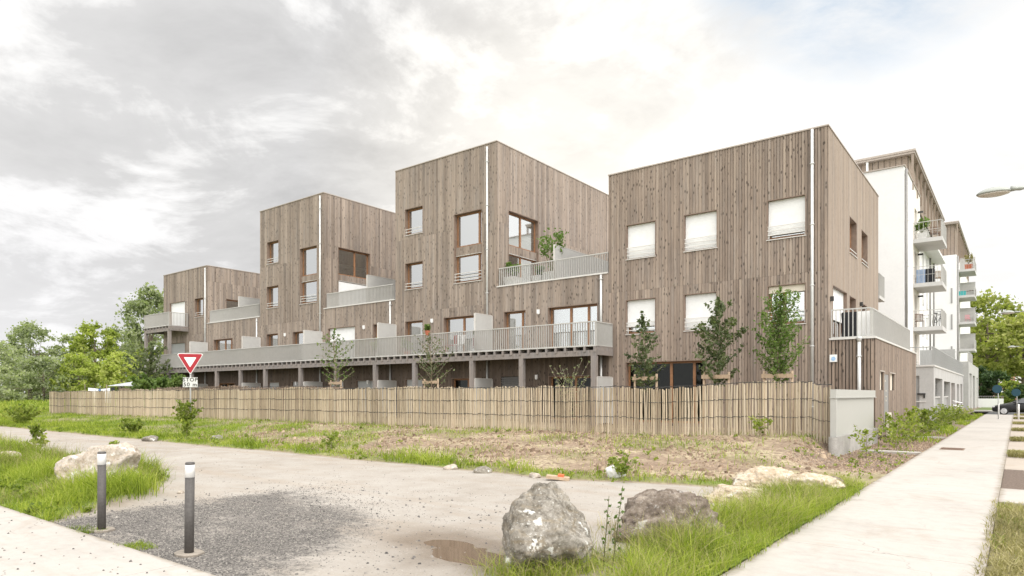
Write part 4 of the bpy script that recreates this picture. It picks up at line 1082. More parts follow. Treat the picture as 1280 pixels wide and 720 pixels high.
# low broad-leaved weeds mixed into the grass
def weeds(name, pts, r, n, leaf, mat, seed, tint=.5):
    g = random.Random(seed); cl = []; ra = []; ct = []; tn = []
    for (x, y, z, h) in pts:
        q = r * g.uniform(.5, 1.4); cl.append((x, y, z + q * .55)); ra.append((q, q, q * .6)); ct.append(max(3, int(n * g.uniform(.5, 1.5)))); tn.append(tint + g.gauss(0, .15))
    V, Q, T = leaves(cl, ra, ct, leaf, seed, tn, 1.5)
    return tag(np_mesh(name, V, 4, Q, T, M[mat]), kind='stuff')
weeds('low_weeds', scatter(-22, -9.4, 3.06, 6.3, 1100, lambda x, y: isl(x, y) * (.15 + sm(0, .25, fbm(x * .9, y * .9, 51.))), 71), .10, 22, .045, 'leaf_shrub', 72, .35)
weeds('low_weeds', scatter(-3.4, -2.2, 4.5, 13.5, 260, lambda x, y: strip(x, y) * .7, 73), .08, 18, .03, 'leaf_shrub', 74, .4)
weeds('low_weeds', scatter(-60, -3.8, 10.7, 18.5, 2600, lambda x, y: min(1, verge(x, y) * .8 + .25 * sm(.05, .3, fbm(x * .5, y * .5, 7.))), 75), .10, 12, .05, 'leaf_shrub', 76, .4)
weeds('low_weeds', scatter(-4.4, -2.15, 14, 22, 120, lambda x, y: .8, 77), .09, 10, .035, 'leaf_shrub', 78, .5)
# background trees at the left
tree('willow_tree', (-111.4, 27.8, .3), 8.6, 5.2, .8, 'leaf_willow', 'grey green willow at the far left edge of the meadow', 44, 260, .34, .3, 3, 'willows beyond the meadow', .8)
tree('willow_tree', (-125, 36.4, .3), 12.3, 4.6, 1.2, 'leaf_willow', 'tallest grey green willow of the left meadow edge, with a loose feathery top', 52, 230, .36, .3, 4, 'willows beyond the meadow', .7)
tree('willow_tree', (-126.7, 43.0, .3), 11.2, 3.7, 1.0, 'leaf_willow', 'grey green willow just left of the tall bright leafy tree', 40, 230, .36, .3, 5, 'willows beyond the meadow', .7)
tree('willow_bush', (-99.8, 30.5, .3), 5.9, 4.0, .2, 'leaf_willow', 'low rounded grey willow bush in front of the meadow willows', 44, 260, .28, .16, 6, None, .9, cat='bush', tint=.42)
tree('willow_bush', (-90.9, 23.2, .3), 4.2, 3.0, .1, 'leaf_willow', 'small yellowish willow bush at the left picture edge', 36, 240, .26, .12, 16, None, .9, cat='bush', tint=.62)
tree('leafy_tree', (-111.3, 40.6, .3), 12.0, 3.6, 3.4, 'leaf_bright', 'airy bright green tree with a round open top left of the timber building', 44, 150, .42, .22, 7, None, .85, tint=.42)
tree('leafy_tree', (-90.7, 36.2, .3), 6.4, 2.7, .6, 'leaf_bright', 'yellow green young tree beside the white shade sail', 42, 230, .28, .14, 8, None, .8, tint=.72)
tree('leafy_tree', (-97.4, 33.6, .3), 6.5, 3.1, .5, 'leaf_bright', 'low bright green tree in front of the airy tree', 44, 230, .28, .14, 9, None, .85, tint=.55)
tree('tall_tree', (-115, 50.3, .3), 19.0, 5.4, 2.5, 'leaf_willow', 'tall grey green tree rising behind the left end of the timber building', 70, 240, .42, .4, 10, None, .6, tint=.38)
tree('dark_tree', (-133.1, 55.4, .3), 11.5, 4.8, 1.0, 'leaf_willow', 'darker tree between the bright tree and the tall tree', 42, 230, .40, .3, 11, None, .8, tint=.2)
tree('dark_tree', (-101, 45.0, .3), 8.2, 3.0, .5, 'leaf_bright', 'green tree directly left of the balcony posts', 26, 200, .30, .2, 12, None, .8, tint=.45)
for i, (x, y, h, lb) in enumerate(((-170, 60, 9, 'low distant green tree at the far left horizon'), (-190, 95, 11, 'distant tree behind the meadow willows'), (-165, 85, 9.5, 'distant tree seen between the willows and the bright tree'))):
    tree('distant_tree', (x, y, .2), h, 9, .2, 'leaf_willow', lb, 46, 200, .6, .3, 60 + i, None, .9, tint=.4)
# right, beyond the white blocks
tree('plane_tree', (-4.2, 142, 0), 18.6, 6.6, 5.0, 'leaf_plane', 'large yellow green plane tree beyond the end of the white blocks', 74, 210, .50, .42, 20, None, .8, tint=.55)
tree('plane_tree', (0.8, 132.4, 0), 13.8, 5.2, 4.6, 'leaf_plane', 'lower plane tree behind the street lamps on the right', 56, 210, .46, .34, 21, None, .85, tint=.6)
tree('plane_tree', (5.5, 160, 0), 18.8, 8, 5, 'leaf_plane', 'far plane tree at the right picture edge', 60, 220, .55, .4, 22, None, .8, tint=.6)
tree('plane_tree', (-8, 175, 0), 16.5, 7, 4, 'leaf_plane', 'plane tree hidden partly behind the farther white block', 50, 220, .55, .4, 23, None, .8, tint=.5)
tree('dark_shrub', (-4.4, 122.7, 0), 5.6, 2.2, .1, 'leaf_dark', 'tall dark evergreen shrub at the far end of the street', 36, 260, .26, .14, 24, None, .8, cat='shrub')
tree('dark_shrub', (-2.3, 121, 0), 4.8, 2.3, .1, 'leaf_dark', 'dark rounded evergreen above the low white wall', 36, 260, .26, .14, 25, None, .9, cat='shrub')
tree('green_shrub', (-0.6, 116, 0), 3.5, 1.9, .1, 'leaf_bright', 'bright green rounded shrub behind the black car', 32, 240, .24, .1, 26, None, .9, cat='shrub', tint=.3)
tree('green_shrub', (1.2, 112, 0), 3.0, 1.8, .1, 'leaf_dark', 'dark green shrub behind the right hand blue sign', 32, 240, .24, .1, 27, None, .9, cat='shrub', tint=.7)
tree('green_shrub', (3.6, 114, 0), 3.6, 2.0, .1, 'leaf_bright', 'green shrub at the far right edge beyond the car', 32, 240, .24, .1, 28, None, .9, cat='shrub', tint=.35)
tree('dark_tree', (4.6, 150, 0), 9, 4, .5, 'leaf_dark', 'dark tree beneath the far plane tree', 36, 240, .5, .2, 29, None, .9, tint=.5)
tree('dark_tree', (-7.5, 150, 0), 8, 4, .5, 'leaf_dark', 'dark tree at the foot of the large plane tree', 36, 240, .5, .2, 30, None, .9, tint=.5)

# young staked trees between fence and building
def young_tree(base, H, z0, rad, nb, per, leaf, mat, label, seed, up=.9, spread=.10, trunk=.035, tint=.5, cat='tree', name='young_tree', prof=None, group=None):
    r = random.Random(seed); t = thing(name, base, label, cat, group); b = MB()
    lean = (r.gauss(0, .02), r.gauss(0, .02))
    P = lambda z: Vector((lean[0] * z + .03 * math.sin(z * 2.1 + seed), lean[1] * z + .03 * math.cos(z * 1.7 + seed), z))
    b.tube([P(-.15)] + [P(H * .97 * k / 7) for k in range(1, 8)], [trunk * 1.1] + [trunk * (1 - .125 * k) for k in range(1, 8)], 8)
    cl, ra, ct, tn = [], [], [], []
    for i in range(nb):
        f = (i + r.random()) / nb; z = z0 + (H - z0) * f * .93
        a = i * 2.399 + r.uniform(-.4, .4)
        pr = prof(f) if prof else math.sin(math.pi * min(1, .16 + f * .84)) ** .7
        L = rad * pr * r.uniform(.7, 1.2) + .06
        s = P(z); e = s + Vector((math.cos(a) * L, math.sin(a) * L, up * L * r.uniform(.6, 1.3)))
        m_ = s.lerp(e, .5) + Vector((0, 0, -.06 * L))
        b.tube([s, m_, e], [trunk * .32, trunk * .2, .004], 5)
        n = max(2, int(L / .11))
        tb = tint + r.gauss(0, .12)
        for k in range(n):
            q = s.lerp(m_, min(1, 2 * (k + .8) / n)) if (k + .8) / n < .5 else m_.lerp(e, 2 * ((k + .8) / n) - 1)
            cl.append(tuple(q)); ra.append((spread, spread, spread)); ct.append(max(1, int(per * r.uniform(.5, 1.4)))); tn.append(tb)
    for k in range(6):
        cl.append(tuple(P(H * (.9 + .022 * k)))); ra.append((spread * .6,) * 3); ct.append(per); tn.append(tint)
    b.build('trunk', M['bark_young'], t, (0, 0, 0), True)
    V, Q, T = leaves(cl, ra, ct, leaf, seed, tn, 1.7)
    np_mesh('crown', V, 4, Q, T, M[mat], t); return t
YT = 21.5
def gz(x, y=YT): return gh(x, y)
young_tree((-5.96, YT, gz(-5.96)), 4.55, 1.55, .70, 74, 13, .055, 'leaf_young', 'dense oval green young tree in front of the rightmost window of the right tower', 31, .95, .14, .04, .5)
young_tree((-7.93, YT, gz(-7.93)), 4.4, 1.45, .74, 38, 13, .072, 'leaf_olive', 'irregular dark young tree with long side branches, second from the right', 32, .75, .11, .035, .4)
young_tree((-10.49, YT, gz(-10.49)), 4.15, 1.3, .72, 40, 11, .07, 'leaf_olive', 'slim pointed young tree below the left windows of the right tower', 33, .7, .10, .033, .4, prof=lambda f: (1.1 - f) * min(1, .5 + f * 3))
young_tree((-21.12, YT, gz(-21.12)), 4.0, 1.3, .86, 40, 3, .065, 'leaf_olive', 'half bare young tree before the long balcony in the middle', 34, .95, .11, .04, .45)
young_tree((-28.0, YT, gz(-28.0)), 4.6, 1.5, .95, 32, 3, .08, 'leaf_young', 'open branched young tree standing in front of the white shutter', 35, .75, .13, .05, .5)
young_tree((-49.5, YT, gz(-49.5)), 4.9, .9, 1.5, 42, 5, .13, 'leaf_olive', 'sparse young tree in front of the left balcony posts', 36, .7, .16, .05, .5)
young_tree((-46.6, 20.9, gz(-46.6)), 2.1, .1, 1.5, 40, 16, .14, 'leaf_young', 'bushy green shrub behind the paling fence left of the yield sign', 37, .8, .2, .04, .45, 'shrub', 'garden_shrub')
young_tree((-14.2, 22.3, gz(-14.2)), 1.9, .15, .75, 26, 4, .05, 'leaf_willow', 'grey upright shrub under the right end of the long balcony', 38, 1.6, .08, .02, .5, 'shrub', 'garden_shrub')
# planted shrubs along the pavement
ords = ['nearest leafy shrub of the bed, beside the meter wall', 'second leafy shrub of the bed from the near end', 'third leafy shrub of the bed, in front of the timber service boxes', 'fourth leafy shrub of the bed, before the timber side wall',
        'fifth leafy shrub of the bed, before the timber side wall end', 'sixth leafy shrub of the bed, near the concrete base corner', 'seventh leafy shrub of the bed, at the first garage door', 'eighth leafy shrub of the bed, along the garage base', 'ninth leafy shrub of the bed, by the brown garage doors', 'farthest leafy shrub of the bed by the pavement']
for i, (x, y, h, rr) in enumerate(((-3.15, 19.2, .70, .45), (-2.8, 21.9, .80, .45), (-3.2, 23.8, .95, .5), (-2.85, 25.6, .85, .5), (-3.15, 27.6, 1.0, .55), (-2.95, 30.6, .95, .55), (-3.15, 34.0, .9, .6), (-2.95, 38.5, .8, .6), (-3.1, 44.0, .8, .7), (-2.9, 50, .7, .7))):
    young_tree((x, y, gh(x, y)), h, .05, rr, 17 if i else 10, 5 if i else 3, .06 if y < 26 else .08, 'leaf_shrub', ords[i], 70 + i, .75, .13, .014, .55, 'shrub', 'leafy_shrub', lambda f: 1 - .5 * f, 'shrubs in the bed beside the pavement')
# weeds
wd = [(-29.2, 14.3, .95, .62, 24, 'bushy weed growing round the foot of the yield sign post'), (-15.3, 11.6, .45, .28, 9, 'green weed on the far verge in the middle'), (-24.0, 11.8, .55, .25, 8, 'tall thin weed on the verge right of the yield sign'),
      (-41, 11.6, .8, .9, 26, 'low rounded weed clump on the verge at the left'), (-27.6, 11.4, .45, .45, 20, 'small round weed clump below the yield sign'), (-20.5, 6.1, .75, .2, 9, 'slim weed at the back of the grass island'), (-5.6, 18.3, .35, .3, 10, 'small weed at the foot of the fence right end'), (-15.0, 5.8, .5, .12, 7, 'thin weed directly behind the pale boulder'),
      (-6.0, 11.3, .20, .30, 14, 'leafy weed beside the white plastic bag')]
for i, (x, y, h, rr, nb, lb) in enumerate(wd):
    young_tree((x, y, gh(x, y)), h, .03, rr, nb, 8, .055 if x > -16 else .085, 'leaf_shrub', lb, 90 + i, .9, .09, .01, .45, 'weed', 'weed', lambda f: 1 - .6 * f)
def stalk(base, H, lean, label, seed, n=14):
    r = random.Random(seed); t = thing('tall_weed', base, label, 'weed'); b = MB()
    P = lambda f: Vector((lean[0] * f * H, lean[1] * f * H, f * H))
    b.tube([P(k / 6) for k in range(7)], [.0065 - .0007 * k for k in range(7)], 6)
    cl = []
    for k in range(n):
        f = .25 + .75 * k / n; a = k * 2.4; s = P(f); e = s + Vector((math.cos(a), math.sin(a), .7)) * (.05 * (1.25 - f))
        b.tube([s, e], [.0025, .0015], 4); cl.append(tuple(e))
    b.build('stem', M['stem'], t, (0, 0, 0), True)
    V, Q, T = leaves(cl, [(.014,) * 3] * len(cl), [4] * len(cl), .022, seed, [.3] * len(cl), 1.6)
    np_mesh('foliage', V, 4, Q, T, M['leaf_young'], t)
M['stem'] = mat_plain('weed_stem', (.10, .10, .035), .7)
stalk((-2.93, 5.30, gh(-2.93, 5.3)), .80, (.10, .08), 'tall leafy weed stalk standing right of the dark boulder', 5)
stalk((-3.05, 5.35, gh(-3.05, 5.35)), .70, (.06, .06), 'thinner pale weed stalk just left of the tall stalk', 6, 10)
# ------------------------------------------------------------------ paling fence
def paling(name, p0, p1, H, zf, mat, label, spac, wmin, wmax, seed, npan=5, hv=.03, rows=(.34, .66, .96), topf=None):
    r = random.Random(seed); p0 = Vector((*p0, 0)); p1 = Vector((*p1, 0)); d = (p1 - p0); L = d.length; d /= L; n = Vector((-d.y, d.x, 0))
    mid = (p0 + p1) / 2; root = (mid.x, mid.y, zf(mid.x, mid.y))
    t = thing(name, root, label, 'fence')
    wr = MB(); s = 0.0; bounds = [L * k / npan for k in range(1, npan + 1)]; pi = 0; mb = MB()
    zoff = 0; toff = [r.uniform(-.045, .045) for _ in range(npan)]; ptone = [r.uniform(-.2, .15) for _ in range(npan)]
    top_line = lambda s: .03 * math.sin(s * .9 + seed) + .02 * math.sin(s * 2.7)
    dis = lambda s: .05 * math.sin(s * .55) + .03 * math.sin(s * 1.9 + 1)
    while s < L:
        w = r.uniform(wmin, wmax) * (1 + .25 * sm(-16, -10, (p0 + d * s).x))
        c = p0 + d * s + n * (dis(s) + r.uniform(-.012, .012)); zb = zf(c.x, c.y) - .05
        h = H + toff[pi] + top_line(s) + r.uniform(-hv, hv) + (topf(s / L) if topf else 0)
        lx = r.gauss(0, .007); ly = r.gauss(0, .006); tt = min(1, max(0, r.gauss(.5, .22) + ptone[pi] + .12 * math.sin(s * .8 + seed)))
        th = r.uniform(.016, .028); m = r.uniform(.35, .65)
        prof = [(-w / 2, .3 * th), (-w * .15 , -th * .6), (w * m * .5, -th * .7), (w / 2, .25 * th), (0, th * .5)]
        lo = []; hi = []
        bend = r.gauss(0, .012)
        for (a, e) in prof:
            lo.append(c + d * a + n * e + Vector((0, 0, zb)))
        mi = [c + d * (a + lx * h * .5 + bend) + n * (e + ly * h * .5) + Vector((0, 0, zb + h * .5)) for a, e in prof]
        tp = r.uniform(-.012, .012)
        hi = [c + d * (a * .86 + lx * h) + n * (e * .9 + ly * h) + Vector((0, 0, zb + h + tp * a / w)) for a, e in prof]
        k = 5
        for A_, B_ in ((lo, mi), (mi, hi)):
            for i in range(k): mb.quad(A_[i], A_[(i + 1) % k], B_[(i + 1) % k], B_[i], 0, tt)
        mb.poly(hi, 0, min(1, tt + .15))
        fz = [fr for fr in rows]
        for fr in fz:
            zz = zb + .05 + H * fr + r.gauss(0, .009) + .010 * math.sin(s * 2.1 + fr * 40); o_ = c - n * (th * .72) + d * (lx * h * fr)
            wr.bar((o_.x - d.x * w * .62, o_.y - d.y * w * .62, zz + r.gauss(0, .004)), (o_.x + d.x * w * .62, o_.y + d.y * w * .62, zz + r.gauss(0, .004)), .006, r.uniform(.010, .022))
        s += w + r.uniform(.7, 1.3) * spac * (.22 + .78 * sm(-17, -11, c.x)) - .006 * sm(-11, -17, c.x)
        if s > bounds[pi] or s >= L:
            mb.build('pale_panel', mat, t, root); mb = MB(); pi = min(npan - 1, pi + 1)
    w_ = wr
    for f in rows:
        for off in (.026,):
            pts = []
            k = int(L / .35)
            for i in range(k + 1):
                s = L * i / k; c = p0 + d * s + n * (dis(s) + off); pts.append((c.x, c.y, zf(c.x, c.y) + H * f + .012 * math.sin(s * 3.1 + off * 90)))
            w_.tube(pts, .0075, 5)
    w_.build('wire', M['dark'], t, root)
    k = int(L / 2.4)
    for i in range(k + 1):
        q = MB(); s = .05 + (L - .1) * i / k; c = p0 + d * s + n * (dis(s) + .085); zb = zf(c.x, c.y)
        q.tube([(c.x, c.y, zb - .2), (c.x, c.y, zb + H * .97)], .035, 7, 0, r.random()); q.build('post', M['pale_old'], t, root)
    return t
paling('paling_fence', (-52.3, 16.3), (-3.90, 18.95), 1.55, lambda x, y: max(gh(x, y), .40) if x > -8 else gh(x, y), M['pale'], 'long chestnut paling fence of upright split stakes running across the whole front', .018, .034, .056, 3, 6)
paling('paling_fence', (-50.5, 20.0), (-26.5, 20.6), 1.72, gh, M['pale_old'], 'darker weathered paling fence behind the long front fence, at the left', .03, .03, .055, 8, 3, .05)

# stake frames round the young trees
for i, (x, lb) in enumerate(((-5.96, 'wooden stake frame round the dense oval tree on the right'), (-7.93, 'wooden stake frame round the irregular dark young tree'), (-10.49, 'wooden stake frame round the slim pointed young tree'), (-21.12, 'wooden stake frame round the half bare young tree'), (-28.0, 'wooden stake frame round the tree before the white shutter'), (-49.5, 'wooden stake frame round the sparse tree at the left'))):
    z = gh(x, YT); t = thing('stake_frame', (x, YT, z), lb, 'tree support', 'tree stake frames behind the fence')
    if i == 0:
        for sx in (-.42, .42):
            q = MB(); q.tube([(sx, -.05, -.2), (sx, -.05, 1.98)], .042, 9, 0, rnd.random()); q.build('stake', M['stake'], t, (0, 0, 0), True)
        q = MB(); q.box(-.48, .48, -.137, -.093, 1.76, 1.89); q.build('crossbar', M['stake'], t, (0, 0, 0)); F0 = t
    else:
        for ch in F0.children:
            c = ch.copy(); c.parent = t; COL.objects.link(c)

# ------------------------------------------------------------------ boulders
def rock_mat(name, cols, lichen, seed):
    m, nt, out = newmat(name); k = NT(nt); v = k.coords((1, 1, 1), off=None)
    n1 = k.noise(v, 3.0 + seed * .1, 6, .65, .6); n2 = k.noise(v, 14, 6, .7); n3 = k.noise(v, 60, 4, .7)
    n4 = k.noise(k.coords((1.4, 1.4, 5.5)), 2.2, 5, .6, .8)
    c = k.ramp(k.math('ADD', k.math('MULTIPLY', n1, .5), k.math('MULTIPLY', n2, .5)), [(.32, cols[0]), (.48, cols[1]), (.66, cols[2])])
    c = k.mix(k.mrange(n4, .5, .68, 0, .55), c, cols[3])
    c = k.mix(k.mrange(n3, .5, .8, 0, .4), c, tuple(x * .5 for x in cols[0]))
    li = k.noise(v, 5.5, 3, .55, .3)
    c = k.mix(k.mrange(k.math('ADD', li, k.math('MULTIPLY', k.math('SUBTRACT', n2, .5), .35)), .64, .69, 0, lichen), c, (.66, .66, .63))
    sp_ = k.noise(v, 38, 3, .6)
    c = k.mix(k.math('MULTIPLY', k.mrange(sp_, .60, .66), lichen * .6), c, (.55, .54, .50))
    pit = k.noise(v, 22, 4, .75, .5)
    c = k.mix(k.mrange(pit, .40, .30, 0, .6), c, tuple(x * .35 for x in cols[0]))
    h = k.math('ADD', k.math('MULTIPLY', n2, .6), k.math('MULTIPLY', n3, .35))
    h = k.math('ADD', h, k.mrange(pit, .33, .45, 0, .5))
    principled(k, out, c, .9, 0, k.bump(h, .7, .025), .25); return m
M['rock_dark'] = rock_mat('grey_boulder', ((.085, .072, .055), (.20, .18, .15), (.36, .335, .295), (.26, .205, .13)), .75, 1)
M['rock_pale'] = rock_mat('pale_boulder', ((.22, .175, .13), (.40, .345, .285), (.55, .50, .455), (.33, .25, .17)), .7, 2)
M['rock_cream'] = rock_mat('cream_boulder', ((.29, .22, .14), (.45, .37, .275), (.60, .54, .45), (.38, .27, .155)), .6, 3)
M['rock_brown'] = rock_mat('brown_boulder', ((.065, .05, .04), (.165, .132, .105), (.36, .31, .255), (.10, .075, .058)), .35, 4)
def rock(name, c, size, seed, mat, label, rot=0, planes=13, rough=1.0, top=None, cat='boulder', sub=6, shear=(0, 0)):
    r = random.Random(seed); bm = bmesh.new(); bmesh.ops.create_icosphere(bm, subdivisions=sub, radius=1)
    pl = []
    for _ in range(planes):
        nrm = Vector((r.gauss(0, 1), r.gauss(0, 1), r.gauss(0, .8))).normalized(); pl.append((nrm, r.uniform(.62, .95)))
    if top: pl += top
    for v in bm.verts:
        d = v.co.normalized(); rr = 1.15
        ds = sorted([(h / max(.05, d.dot(n))) for n, h in pl if d.dot(n) > .05])[:2]
        if ds:
            a = ds[0]; b = ds[1] if len(ds) > 1 else a + 9
            rr = min(rr, a - .035 * math.exp(-(b - a) * 14))
        q = d * rr
        s = Vector((seed * 3.1, seed * 1.7, 0))
        ridg = 1 - abs(noise.noise(q * 2.2 + s)) * 2
        q = q * (1 + rough * (.10 * noise.noise(q * 1.3 + s) + .045 * ridg * .6 + .045 * noise.noise(q * 5 + s) + .022 * noise.noise(q * 12 + s) + .012 * noise.noise(q * 28 + s)))
        v.co = Vector((q.x * size[0] + shear[0] * q.z * size[0], q.y * size[1] + shear[1] * q.z * size[1], q.z * size[2]))
    me = bpy.data.meshes.new(name); bm.to_mesh(me); bm.free(); me.materials.append(M[mat])
    me.polygons.foreach_set('use_smooth', [True] * len(me.polygons))
    o = bpy.data.objects.new(name, me); COL.objects.link(o); o.location = c; o.rotation_euler = (0, 0, R(rot))
    return tag(o, label, cat)
rock('boulder', (-3.66, 5.22, .20), (.43, .42, .49), 91, 'rock_dark', 'dark grey rounded boulder with white lichen beside the puddle', 20, 8, 1.9, top=[(Vector((.6, -.1, .8)).normalized(), .82), (Vector((-.85, -.2, .5)).normalized(), .85)])
rock('boulder', (-3.22, 7.05, .04), (.72, .46, .42), 12, 'rock_brown', 'brown furrowed boulder half sunk in the tall grass', 30, 9, 2.2, shear=(.25, 0))
rock('boulder', (-13.0, 4.82, .08), (.76, .52, .56), 23, 'rock_pale', 'large pale pinkish boulder in the grass behind the bollards', 38, 9, 1.7, shear=(.25, 0))
rock('boulder', (-3.2, 10.25, -.01), (.64, .50, .25), 31, 'rock_cream', 'flat cream boulder lying lowest in the pale pair by the pavement', 10, 8, 2.0)
rock('boulder', (-3.35, 11.6, .05), (.56, .46, .31), 37, 'rock_cream', 'cream boulder behind the flat cream one', 60, 8, 2.0)
rock('boulder', (-2.78, 11.7, .03), (.50, .44, .26), 41, 'rock_cream', 'cream boulder nearest to the pavement at the grass strip end', 0, 8, 2.0)
rock('boulder', (-2.50, 12.2, .03), (.28, .26, .20), 43, 'rock_brown', 'small dark stone beside the cream boulders', 0, 9, 1.2, sub=4)
rock('stone', (-18.3, 4.9, .16), (.34, .26, .17), 47, 'rock_pale', 'small pale stone half hidden in the island grass', 0, 9, 1, sub=4)
STN = [(-24.2, 10.6, .30, 'flat grey stone at the far road edge left of the middle'), (-9.9, 10.7, .17, 'grey stone among the verge rubble'), (-8.9, 10.6, .20, 'pale stone of the verge rubble near the plastic bag'), (-8.4, 10.75, .14, 'small stone of the verge rubble'),
       (-7.6, 10.65, .15, 'stone at the right end of the verge rubble'), (-22.6, 12.2, .24, 'dark stone on the verge below the yield sign'), (-12.2, 10.8, .12, 'small pale stone at the middle of the verge'), (-11.1, 5.35, .07, 'small stone at the tip of the grass island'), (-25.6, 10.5, .16, 'small stone next to the flat grey stone')]
STN = STN[:3] + STN[4:6] + STN[7:8]
for i, (x, y, s, lb) in enumerate(STN):
    rock('stone', (x, y, gh(x, y) + s * .15), (s, s * .8, s * .45), 50 + i, 'rock_pale' if i % 2 else 'rock_dark', lb, i * 40, 8, 1, cat='stone', sub=3)
# loose clods of soil and gravel, far too many to count
def clods(name, pts, mat, seed):
    g = random.Random(seed); VV = []; QQ = []; TT = []
    for (x, y, z, s) in pts:
        b = len(VV); a = g.uniform(0, 6)
        for k in range(4):
            th = a + k * 1.5708; VV.append((x + s * math.cos(th) * g.uniform(.6, 1.2), y + s * math.sin(th) * g.uniform(.6, 1.2), z - s * .3))
        for k in range(4):
            th = a + .4 + k * 1.5708; VV.append((x + s * .55 * math.cos(th) * g.uniform(.6, 1.2), y + s * .55 * math.sin(th) * g.uniform(.6, 1.2), z + s * g.uniform(.35, .75)))
        t = g.random()
        for f in ((0, 1, 5, 4), (1, 2, 6, 5), (2, 3, 7, 6), (3, 0, 4, 7), (4, 5, 6, 7)): QQ.append([b + i for i in f]); TT.append(t)
    return tag(np_mesh(name, np.array(VV, np.float32), 4, np.array(QQ), TT, mat), kind='stuff')
def tint_mat(name, a, b, c):
    m, nt, out = newmat(name); k = NT(nt); n = k.noise(k.coords(), 30, 4, .7)
    col = k.ramp(k.math('ADD', k.math('MULTIPLY', k.attr('tint'), .7), k.math('MULTIPLY', n, .3)), [(.1, a), (.5, b), (.9, c)])
    principled(k, out, col, .95, 0, k.bump(n, .5, .01), .2); return m
M['clod'] = tint_mat('soil_clods', (.12, .08, .055), (.25, .18, .125), (.40, .31, .22))
M['gravel'] = tint_mat('loose_gravel', (.07, .066, .062), (.16, .148, .138), (.38, .35, .31))
rc = random.Random(4); pts = []
for _ in range(16000):
    x, y = rc.uniform(-26, -3.4), rc.uniform(11, 18.8)
    if y - edge_road(x) < .5 or fbm(x * .6, y * .6, 13.) < -.02 + rc.uniform(-.1, .1): continue
    s = min(.13, .015 + rc.expovariate(1 / .018)); pts.append((x, y, gh(x, y), s))
clods('soil_clods', pts, M['clod'], 2)
pts = []
for _ in range(48000):
    x, y = rc.uniform(-11, -4.2), rc.uniform(3.08, 8.4)
    d = sm(-10.6, -9.6, x) * sm(-5.0, -7.0, x + .45 * (y - 4)) * sm(7.6, 5.0, y + .28 * (x + 8.5))
    if rc.random() > d * .9 + .03: continue
    pts.append((x, y, gh(x, y), rc.uniform(.004, .013)))
for _ in range(2500):
    x, y = rc.uniform(-32, -4), rc.uniform(5, 10.9); pts.append((x, y, gh(x, y), min(.022, .004 + rc.expovariate(1 / .0035))))
for _ in range(420):
    x, y = rc.uniform(-10.8, -4.5), rc.uniform(3.1, 7.6); pts.append((x, y, gh(x, y), rc.uniform(.012, .028)))
for _ in range(130):
    x, y = rc.uniform(-13, -5), rc.uniform(2.0, 3.0); pts.append((x, y, .034, rc.uniform(.006, .017)))
clods('gravel', pts, M['gravel'], 3)
pts = []
for _ in range(9000):
    x, y = rc.uniform(-4.3, -2.12), rc.uniform(15.5, 34); pts.append((x, y, gh(x, y), rc.uniform(.012, .04)))
clods('bark_mulch', pts, M['clod'], 4)

# litter
rock('plastic_bag', (-6.18, 11.35, gh(-6.18, 11.35) + .12), (.17, .13, .16), 71, 'white', 'crumpled white plastic bag lying on the verge', 0, 10, 2.2, cat='bag', sub=4)
q = MB(); q.box(-.22, .22, -.10, .10, 0, .06); q.box(.0, .11, -.09, .09, .061, .10, 1)
o = q.build('litter', [M['stake'], mat_plain('orange_plastic', (.65, .13, .05), .5)], None, (0, 0, 0)); o.location = (-7.0, 10.55, gh(-7.0, 10.55) + .02); o.rotation_euler = (0, .1, .5)
tag(o, 'piece of orange and brown rubbish at the road edge', 'litter')

# ------------------------------------------------------------------ bollards
def bollard(x, y, label, tilt, kids=None):
    z = gh(x, y); t = thing('bollard', (x, y, z), label, 'bollard', 'grey bollards at the gravel entrance'); t.rotation_euler = (tilt[0], tilt[1], 0)
    if kids:
        for ch in kids.children: c = ch.copy(); c.parent = t; COL.objects.link(c)
        return t
    q = MB(); q.lathe((0, 0, 0), [(.046, -.1), (.046, .80)], 28); q.build('post', M['bollard'], t, (0, 0, 0), True)
    q = MB(); q.lathe((0, 0, 0), [(.047, .801), (.047, .925), (.0465, .93)], 28); q.build('reflective_band', M['white'], t, (0, 0, 0), True)
    q = MB(); q.lathe((0, 0, 0), [(.045, .931), (.046, .937), (.046, .948), (.040, .956)], 28); q.build('cap', M['bollard'], t, (0, 0, 0), True)
    q = MB(); n = 14
    pr = [(.135 * (1 + .25 * fbm(math.cos(a) * 2, math.sin(a) * 2, 1.)), a) for a in [6.283 * k / n for k in range(n)]]
    q.poly([(r_ * math.cos(a) * 1.2, r_ * math.sin(a), .022) for r_, a in pr])
    for i in range(n):
        a, b = pr[i], pr[(i + 1) % n]
        q.quad((a[0] * math.cos(a[1]) * 1.2, a[0] * math.sin(a[1]), -.05), (b[0] * math.cos(b[1]) * 1.2, b[0] * math.sin(b[1]), -.05), (b[0] * math.cos(b[1]) * 1.2, b[0] * math.sin(b[1]), .022), (a[0] * math.cos(a[1]) * 1.2, a[0] * math.sin(a[1]), .022))
    q.build('footing', M['pad'], t, (0, 0, 0)); return t
M['bollard'] = mat_plain('bollard_grey', (.085, .078, .073), .6, .1, var=.28, scale=5)
b0 = bollard(-6.80, 3.36, 'right hand grey bollard with white band, nearer the camera', (0, R(1.2)))
bollard(-8.78, 3.28, 'left hand grey bollard with white band, in front of the pale boulder', (0, R(.4)), b0)

